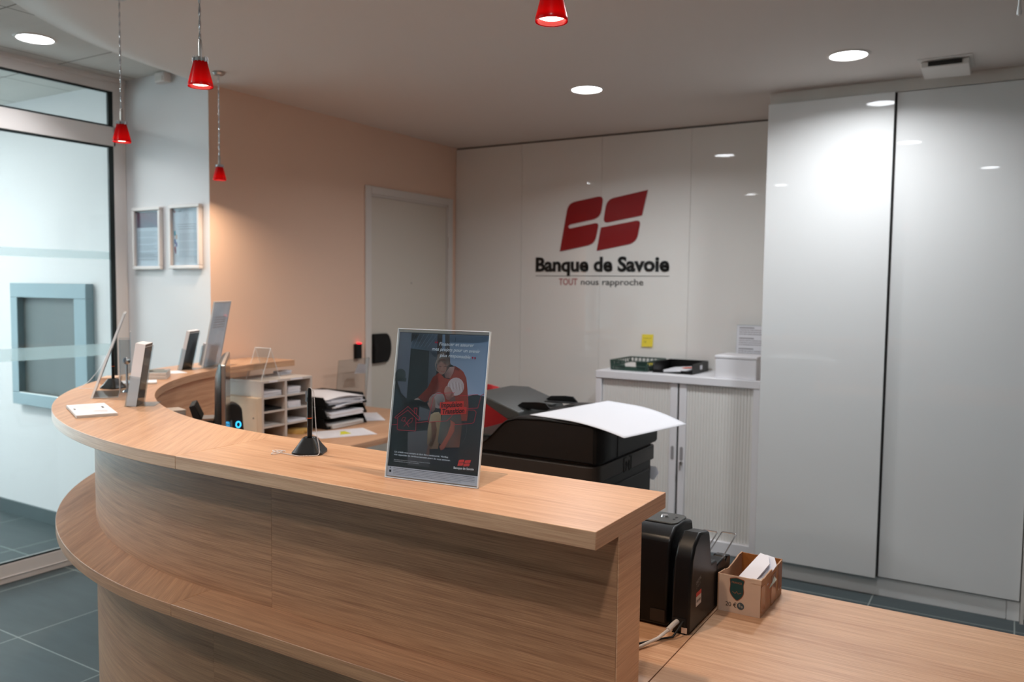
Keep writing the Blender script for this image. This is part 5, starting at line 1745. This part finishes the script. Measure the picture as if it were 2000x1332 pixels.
# brochure block standing behind
def brochure_holder(loc, rz, lean, w, h, thick, label, cover, cover_rgb, holder_h, side=1, cat='leaflet holder'):
    t = thing('leaflet_holder', label, cat, loc, rz)
    def F():
        mb = MB(); mb.X = local_frame(loc, rz, lean); return mb
    F().box(-w / 2, w / 2, 0.0, thick, 0.003, h).build('brochures', PAPER, t)
    F().box(-w / 2, w / 2, thick + 0.0001, thick + 0.0008, 0.003, h).build('cover', mat('cover', cover_rgb, rough=0.45, var=0.12, vscale=25), t)
    F().box(-w / 2 - 0.004, w / 2 + 0.004, -0.003, -0.001, 0.0, holder_h).build('front_plate', CLEAR, t)
    F().box(-w / 2 - 0.004, w / 2 + 0.004, thick + 0.002, thick + 0.004, 0.0, h * 0.96).build('back_plate', CLEAR, t)
    for x in (-w / 2 - 0.0055, w / 2 + 0.004):
        F().box(x, x + 0.0015, -0.003, thick + 0.004, 0.0, holder_h).build('side_plate', CLEAR, t)
    F().box(-w / 2 - 0.0055, w / 2 + 0.0055, -0.0032, -0.0008, holder_h, holder_h + 0.0012).box(-w / 2 - 0.0055, w / 2 + 0.0055, thick + 0.0018, thick + 0.0042, h * 0.96, h * 0.96 + 0.0012).build('bright_edge', CLEAR_E, t)
    MB().at(loc, rz=rz).box(-w / 2, w / 2, 0.0, thick + 0.055, 0.0, 0.002).build('foot', CLEAR, t)
    return t


brochure_holder((-2.43, 1.615, ZT), R(-47), R(9), 0.10, 0.205, 0.03, 'clear holder with a thick block of brochures, brown cover towards the inner counter edge', None, (112, 96, 88), 0.10)
brochure_holder((-3.262, 2.44, ZT), R(-62), R(13), 0.10, 0.185, 0.016, 'clear holder with a dark cover leaflet, in front of the white wall', None, (44, 36, 34), 0.10)
tt = acrylic_display('counter_display', (-3.275, 2.60, ZT), R(-60), 0.21, 0.315, R(11), 0.06, 'tall white notice in a clear stand against the peach wall edge', 'display', sheet=True, sheet_m=None)
F_ = local_frame((-3.275, 2.60, ZT), R(-60), R(11))
mb = MB(); mb.X = F_
mb.box(-0.05, 0.05, -0.034, -0.004, 0.004, 0.11).build('brochures', PAPER, tt)
mb = MB(); mb.X = F_
mb.prism([(-0.038, 0.002), (-0.038, 0.095), (-0.003, 0.12), (-0.003, 0.118), (-0.036, 0.0935), (-0.036, 0.004), (-0.003, 0.004), (-0.003, 0.002)], -0.054, -0.0525, 'x')
mb.prism([(-0.038, 0.002), (-0.038, 0.095), (-0.003, 0.12), (-0.003, 0.118), (-0.003, 0.002)], 0.0525, 0.054, 'x')
mb.box(-0.054, 0.054, -0.038, -0.036, 0.002, 0.095).build('pocket', CLEAR, tt)
a = Art(lambda x, y, d: tuple(F_ @ Vector((0.1 - x, 0.0064 + d, y))))
for k in range(5):
    a.scribble(0.03, 0.17, 0.24 - k * 0.012, 0.004, (160, 150, 150), seed=70 + k)
a.build('print', tt, PRINTG)

# empty clear dispenser
t = thing('clear_dispenser', 'empty clear plastic leaflet dispenser between the slanted display and the brochure block', 'leaflet holder', (-2.735, 1.824, ZT), R(-35))
Ld = lambda: MB().at((-2.735, 1.824, ZT), rz=R(-35))
Ld().box(-0.045, 0.045, 0.0, 0.002, 0.0, 0.215).build('back_plate', CLEAR, t)
for x in (-0.045, 0.043):
    Ld().box(x, x + 0.002, -0.035, 0.0, 0.0, 0.19).build('side_plate', CLEAR, t)
Ld().box(-0.045, 0.045, -0.037, -0.035, 0.0, 0.19).build('front_plate', CLEAR, t)
Ld().box(-0.045, 0.045, -0.0005, 0.0025, 0.2145, 0.218).box(-0.045, 0.045, -0.0375, -0.0345, 0.1895, 0.193).box(-0.045, -0.043, -0.0344, -0.0006, 0.19, 0.193).box(0.043, 0.045, -0.0344, -0.0006, 0.19, 0.193).box(-0.0455, -0.0435, -0.0375, -0.0355, 0, 0.1894).box(0.0435, 0.0455, -0.0375, -0.0355, 0, 0.1894).build('bright_edge', CLEAR_E, t)
t = thing('chrome_bell', 'small chrome knob shining inside the clear dispenser', 'bell', (-2.722, 1.80, ZT + 0.0))
MB().at((-2.722, 1.80, ZT)).lathe([(0.0, 0.0), (0.016, 0.0), (0.014, 0.004), (0.004, 0.01), (0.0035, 0.10), (0.0, 0.10)], n=18).build('stem', CHROME, t)
MB().at((-2.722, 1.80, ZT)).ball((0, 0, 0.113), 0.0135, 14).build('knob', CHROME, t)

# ================================================================== ON THE STAFF DESK
# pigeonhole unit: opening towards +X
px0, px1, py0, py1, pz1 = -3.335, -3.10, 2.76, 3.095, 1.032
t = thing('pigeonhole_unit', 'grey laminate pigeonhole unit with eight compartments under the end of the counter', 'shelf unit', (-3.21, 2.92, ZD))
mb = MB()
wt = 0.012
mb.box(px0, px1, py0, py0 + wt, ZD, pz1 - wt).box(px0, px1, py1 - wt, py1, ZD, pz1 - wt).box(px0, px1, py0, py1, pz1 - wt + 0.0001, pz1)
mb.box(px0, px0 + 0.006, py0 + wt, py1 - wt, ZD, pz1 - wt)
mb.build('case', GREYW, t, bevel=0.0008)
ym = 2.915
MB().box(px0 + 0.0061, px1, ym - 0.006, ym + 0.006, ZD, pz1 - wt).build('divider', GREYW, t)
zs = [0.806, 0.880, 0.950]
for z in zs:
    for y0, y1 in ((py0 + wt, ym - 0.006), (ym + 0.006, py1 - wt)):
        MB().box(px0 + 0.0061, px1 - 0.002, y0, y1, z - 0.008, z).build('shelf', GREYW, t)
MB().box(px1 + 0.0001, px1 + 0.0008, py0 + 0.045, py0 + 0.10, pz1 - 0.0105, pz1 - 0.0015).box(px1 + 0.0001, px1 + 0.0008, ym + 0.03, ym + 0.11, pz1 - 0.0105, pz1 - 0.0015).build('label_strip', PAPER, t)


def stack(x, y, z, w, d, h, rz, lab, m=PAPERW, n=5, seed=1, fan=0.004):
    r_ = random.Random(seed)
    mb = MB()
    for k in range(n):
        mb.at((x + r_.uniform(-fan, fan), y + r_.uniform(-fan, fan), z), rz=rz + r_.uniform(-fan * 8, fan * 8)).box(-d / 2, d / 2, -w / 2, w / 2, h * k / n, h * (k + 0.94) / n)
    return tag(mb.build('paper_stack', m), lab, 'papers')


ya, yb_ = (py0 + wt + ym - 0.006) / 2, (ym + 0.006 + py1 - wt) / 2
stack(-3.20, ya, zs[2] + 0.0003, 0.115, 0.17, 0.026, 0.0, 'white envelopes in the top left pigeonhole', PAPER, 6, 1)
stack(-3.20, ya, zs[1] + 0.0003, 0.112, 0.17, 0.012, 0.0, 'dark folders in the second pigeonhole from the top, left column', BLACKM, 2, 2, 0.001)
stack(-3.21, ya, zs[0] + 0.0003, 0.11, 0.16, 0.003, 0.0, 'thin sheets in the third pigeonhole from the top, left column', PAPERW, 2, 3, 0.001)
stack(-3.19, yb_ - 0.018, zs[2] + 0.0003, 0.085, 0.15, 0.034, 0.0, 'pack of white forms in the top right pigeonhole', PAPER, 8, 4, 0.002)
stack(-3.19, yb_ - 0.018, zs[1] + 0.0003, 0.085, 0.15, 0.030, 0.0, 'pack of white slips in the second pigeonhole from the top, right column', PAPER, 8, 5, 0.002)
stack(-3.20, yb_, zs[0] + 0.0003, 0.125, 0.17, 0.008, 0.0, 'loose white sheets in the third pigeonhole from the top, right column', PAPER, 3, 6, 0.003)
tag(MB().at((-3.15, yb_ + 0.01, ZD + 0.0003), rz=0.4).box(-0.06, 0.07, -0.045, 0.045, 0, 0.012).at((-3.12, yb_ + 0.02, ZD + 0.0125), rz=0.55, rx=0.06).box(-0.05, 0.05, -0.03, 0.03, 0, 0.008).build('envelope', MANILA),
    'yellowish padded envelope in the bottom right pigeonhole', 'envelope')
# folded papers on its back edge
tag(MB().at((-3.29, 3.06, pz1 + 0.0002), rz=0.2).box(-0.03, 0.03, -0.05, 0.05, 0, 0.004).at((-3.29, 3.07, pz1 + 0.0045), rz=-0.1, rx=0.05).box(-0.025, 0.025, -0.04, 0.04, 0.002, 0.012).build('folded_papers', PAPER),
    'small folded papers on the back edge of the pigeonhole unit', 'papers')
# beige board with a hole
t = thing('drawer_board', 'beige board with a small round hole standing against the left side of the pigeonhole unit', 'board', (-3.215, 2.745, ZD))
MB().box(-3.345, -3.098, 2.728, 2.7585, ZD, 0.952).build('board', BEIGEB, t, bevel=0.002)
MB().at((-3.125, 2.7279, 0.853), rx=PI / 2).lathe([(0.0, 0.0002), (0.0045, 0.0002)], n=14).build('hole', BLACKM, t)
# tent holder on top of the unit
t = thing('tent_holder', 'empty clear tent shaped card holder on top of the pigeonhole unit', 'card holder', (-3.18, 2.85, pz1))
zt_ = pz1 + 0.0003
A1 = Vector((-3.23, 2.775, zt_)); A2 = Vector((-3.12, 2.775, zt_)); B1 = Vector((-3.23, 2.895, zt_)); B2 = Vector((-3.12, 2.895, zt_)); T1_ = Vector((-3.23, 2.835, zt_ + 0.155)); T2_ = Vector((-3.12, 2.835, zt_ + 0.155))
MB().add([A1, A2, T2_, T1_], [(0, 1, 2, 3)]).add([B1, B2, T2_, T1_], [(3, 2, 1, 0)]).build('sloping_panel', CLEAR, t)
MB().tube([A2 + Vector((-.001, 0, .001)), T2_, B2 + Vector((-.001, 0, .001))], 0.0017, 6).tube([A1 + Vector((.001, 0, .001)), T1_, B1 + Vector((.001, 0, .001))], 0.001, 6).tube([T1_, T2_], 0.0014, 6).build('bright_edge', CLEAR_E, t)
MB().add([A1, A2, B2, B1], [(0, 1, 2, 3)]).build('bottom_panel', CLEAR, t)

# letter trays, open towards +X
t0 = None
def letter_tray(z, dy, lab, first=None):
    t = thing('letter_tray', lab, 'letter tray', (-3.22, 3.47, z), group=None)
    x0, x1, y0, y1, h_ = -3.40, -3.06, 3.165 + dy, 3.475 + dy, 0.055
    mb = MB()
    mb.box(x0, x1, y0, y1, z, z + 0.003).box(x0, x1 - 0.03, y0, y0 + 0.003, z + 0.003, z + h_).box(x0, x1 - 0.03, y1 - 0.003, y1, z + 0.003, z + h_).box(x0, x0 + 0.003, y0 + 0.003, y1 - 0.003, z + 0.003, z + h_)
    mb.prism([(x1 - 0.03, z + 0.003), (x1, z + 0.003), (x1 - 0.03, z + h_)], y0, y0 + 0.003, 'y').prism([(x1 - 0.03, z + 0.003), (x1, z + 0.003), (x1 - 0.03, z + h_)], y1 - 0.003, y1, 'y')
    mb.box(x1 - 0.004, x1, y0 + 0.003, y0 + 0.06, z + 0.003, z + 0.014).box(x1 - 0.004, x1, y1 - 0.06, y1 - 0.003, z + 0.003, z + 0.014)
    mb.build('tray_shell', BLACKS, t, bevel=0.0008)
    return t


letter_tray(ZD, 0.0, 'black letter tray at the bottom of the stack of three')
letter_tray(ZD + 0.0565, 0.0, 'black letter tray in the middle of the stack of three')
letter_tray(ZD + 0.113, 0.0, 'black letter tray on top of the stack of three, heaped with paper')
stack(-3.20, 3.31, ZD + 0.0035, 0.25, 0.30, 0.022, 0.02, 'papers in the bottom letter tray', PAPERW, 5, 11)
stack(-3.20, 3.31, ZD + 0.0600, 0.25, 0.30, 0.028, -0.02, 'papers in the middle letter tray', PAPER, 5, 12)
# heaped sheets on the top tray
mb = MB()
r_ = random.Random(5)
for k in range(9):
    z = ZD + 0.117 + k * 0.006
    ox, oy, ro = r_.uniform(-0.012, 0.012), r_.uniform(-0.012, 0.012), r_.uniform(-0.06, 0.06)
    mb.at((-3.21 + ox, 3.32 + oy, z), rz=ro, ry=0.03)
    n_ = 8
    vs = []
    for i in range(n_ + 1):
        u = i / n_ * 2 - 1
        for x in (-0.145, 0.145):
            vs.append((x, u * 0.135, 0.004 * math.sin(u * 3 + k) + 0.004 * (1 - u * u)))
    n2 = len(vs)
    fs = [(2 * i, 2 * i + 1, 2 * i + 3, 2 * i + 2) for i in range(n_)] + [(n2 + 2 * i + 2, n2 + 2 * i + 3, n2 + 2 * i + 1, n2 + 2 * i) for i in range(n_)]
    fs += [(2 * i + 1, n2 + 2 * i + 1, n2 + 2 * i + 3, 2 * i + 3) for i in range(n_)] + [(2 * i, 2 * i + 2, n2 + 2 * i + 2, n2 + 2 * i) for i in range(n_)]
    mb.add(vs + [(v[0], v[1], v[2] - 0.003) for v in vs], fs)
tag(mb.build('paper_stack', PAPER), 'uneven heap of white papers in the top letter tray', 'papers')

# clear display by the wall behind the trays
t = thing('wall_display', 'large empty clear acrylic panel standing behind the letter trays', 'display', (-3.47, 3.78, ZD))
MB().at((-3.46, 3.78, ZD), rz=R(92), rx=R(6)).box(-0.145, 0.14, 0, 0.002, 0.0, 0.315).build('panel', CLEAR, t)
MB().at((-3.46, 3.78, ZD), rz=R(92), rx=R(6)).box(-0.146, -0.1445, -0.0002, 0.0022, 0.0, 0.315).box(0.139, 0.1405, -0.0002, 0.0022, 0.0, 0.315).box(-0.145, 0.14, -0.0002, 0.0022, 0.314, 0.3155).build('rim', mat('acrylic_dark_edge', (150, 132, 116), rough=0.3), t)
MB().at((-3.46, 3.78, ZD), rz=R(92), rx=R(6)).add([(-0.0, -0.004, 0.225), (0.115, -0.004, 0.218), (0.105, -0.004, 0.275), (0.03, -0.004, 0.285)], [(0, 1, 2, 3), (3, 2, 1, 0)]).build('white_flap', PAPER, t)

# documents on the desk
def flat_sheet(x, y, rz, w, d, lab, arts=None, name='document', z=ZD + 0.0004):
    t = thing(name, lab, 'paper', (x, y, z), rz)
    MB().at((x, y, z), rz=rz).box(-w / 2, w / 2, -d / 2, d / 2, 0, 0.0006).build('sheet', PAPER, t)
    if arts:
        Mt = Matrix.Translation(Vector((x, y, z))) @ Matrix.Rotation(rz, 4, 'Z')
        a_ = Art(lambda u, v, dd: tuple(Mt @ Vector((u - w / 2, v - d / 2, 0.0007 + dd))))
        arts(a_, w, d)
        a_.build('print', t, PRINTG)
    return t


def art_hl(a_, w, d):
    for k in range(9):
        a_.scribble(0.02, w - 0.02, d - 0.03 - k * 0.022, 0.004, (176, 174, 186), seed=80 + k)
    a_.up()
    fillp(a_, [(w * 0.40, d * 0.30), (w * 0.62, d * 0.33), (w * 0.60, d * 0.74), (w * 0.50, d * 0.72), (w * 0.47, d * 0.52)], (214, 212, 40))


def art_tx(a_, w, d):
    for k in range(10):
        a_.scribble(0.02, w - 0.02, d - 0.03 - k * 0.02, 0.003, (170, 176, 190), seed=90 + k)


flat_sheet(-2.93, 3.14, R(62), 0.297, 0.21, 'white document with yellow highlighter marks on the desk right of the pigeonholes', art_hl)
flat_sheet(-3.20, 3.60, R(50), 0.21, 0.297, 'white printed sheet at the far end of the desk beside the letter trays', art_tx, z=ZD + 0.0008)

# monitor seen edge on
mrz = math.atan2(2.275 - 1.882, -2.765 + 2.319)
mp = Vector((-2.33, 1.893, ZD))
t = thing('computer_monitor', 'computer monitor seen edge on with a silver rim, behind the counter curve', 'monitor', tuple(mp + Vector((math.cos(mrz), math.sin(mrz), 0)) * 0.27), mrz)
Lm = lambda: MB().at(tuple(mp), rz=mrz)
# local x runs away from the camera along the panel, local -y is the screen side
Lm().prism(round_poly([(0.0, 0.10, 0.012), (0.54, 0.10, 0.012), (0.54, 0.486, 0.012), (0.0, 0.486, 0.012)]), -0.014, 0.0, 'y').build('bezel', STEEL, t, bevel=0.002)
Lm().box(0.012, 0.528, -0.0146, -0.0141, 0.112, 0.474).build('screen', mat('screen_black', (8, 8, 10), rough=0.1), t)
mb = Lm()
prf = [(0.54, 0.0), (0.52, 0.014), (0.42, 0.028), (0.27, 0.034), (0.12, 0.028), (0.02, 0.014), (0.0, 0.0)]
vs = []
for z, k in ((0.104, 0.3), (0.16, 0.9), (0.28, 1.0), (0.42, 0.9), (0.482, 0.35)):
    for x, y in prf:
        vs.append((x, y * k + 0.0001, z))
n_ = len(prf); fs = []
for j in range(4):
    for i in range(n_ - 1):
        fs.append((j * n_ + i, j * n_ + i + 1, (j + 1) * n_ + i + 1, (j + 1) * n_ + i))
fs += [tuple(reversed(range(n_))), tuple(range(4 * n_, 5 * n_))]
mb.add(vs, fs).build('back_shell', mat('monitor_back', (34, 44, 48), rough=0.3), t, angle=60)
Lm().box(0.22, 0.32, 0.0345, 0.115, 0.225, 0.255).box(0.24, 0.30, 0.085, 0.115, 0.012, 0.2249).build('stand_arm', BLACKM, t, bevel=0.003)
Lm().box(0.225, 0.315, 0.036, 0.113, 0.2551, 0.262).build('arm_cover', STEEL, t)
Lm().prism([(0.075, 0.262), (0.105, 0.262), (0.12, 0.312), (0.10, 0.318)], 0.20, 0.34, 'x').build('tilt_lever', BLACKM, t, bevel=0.003)
Lm().prism(round_poly([(0.12, -0.06, 0.03), (0.42, -0.06, 0.03), (0.42, 0.122, 0.03), (0.12, 0.122, 0.03)]), 0.0, 0.012).build('stand_foot', BLACKM, t)

# grey box
t = thing('card_terminal', 'grey box shaped device left of the monitor arm, just showing over the counter edge', 'device', (-2.645, 1.925, ZD))
MB().at((-2.645, 1.925, ZD), rz=R(-18)).box(-0.045, 0.04, -0.04, 0.04, 0, 0.292).build('housing', mat('device_grey', (158, 154, 150), rough=0.45), t, bevel=0.004)
MB().at((-2.645, 1.925, ZD + 0.2921), rz=R(-18)).box(-0.045, 0.04, -0.04, 0.04, 0, 0.004).build('top_plate', GREYW, t)

# speaker with blue lights
t = thing('desk_speaker', 'black rounded desk device with two blue lights beside the monitor', 'speaker', (-2.885, 2.395, ZD))
sz = R(58)
Ls = lambda: MB().at((-2.885, 2.395, ZD), rz=sz)
pr = [(-0.048, 0.0), (0.060, 0.0), (0.045, 0.19)] + [(0.002 + 0.042 * math.cos(R(a_)), 0.208 + 0.042 * math.sin(R(a_))) for a_ in range(0, 181, 20)] + [(-0.042, 0.19)]
Ls().prism(pr, -0.03, 0.03, 'y').build('housing', BLACKM, t, bevel=0.006)
Ls().prism([(-0.018, 0.05), (0.006, 0.05), (0.0, 0.175), (-0.02, 0.175)], -0.0325, -0.0301, 'y').build('display', LCD, t)
for (x, z) in ((0.026, 0.155), (-0.034, 0.165), (-0.034, 0.14)):
    mb = Ls()
    r0 = 0.0125 if x > 0 else 0.008
    mb.tube([(x + r0 * 0.75 * math.cos(2 * PI * k / 16), -0.0315, z + r0 * math.sin(2 * PI * k / 16)) for k in range(17)], 0.0028, 6).build('blue_light', BLUELED, t)

# reader on the peach wall
t = thing('badge_reader', 'black badge reader with a red light on the wall left of the door', 'card reader', (-3.53, 3.90, 1.045))
MB().box(-3.5299, -3.505, 3.882, 3.935, 1.04, 1.136).build('housing', BLACKS, t, bevel=0.004)
MB().box(-3.522, -3.5045, 3.905, 3.929, 1.1362, 1.143).build('red_light', REDLED, t)

# keyboard lying on the desk (partly hidden)
t = thing('keyboard', 'pale keyboard on the desk in front of the monitor', 'keyboard', (-2.45, 2.15, ZD))
MB().at((-2.30, 2.22, ZD), rz=mrz).box(-0.2, 0.2, -0.07, 0.07, 0, 0.018).build('body', ALU_W, t, bevel=0.003)
mb = MB().at((-2.30, 2.22, ZD), rz=mrz)
for r1 in range(5):
    for c1 in range(15):
        mb.box(-0.19 + c1 * 0.0255, -0.168 + c1 * 0.0255, -0.06 + r1 * 0.024, -0.04 + r1 * 0.024, 0.0181, 0.0225)
mb.build('keys', PAPERW, t)
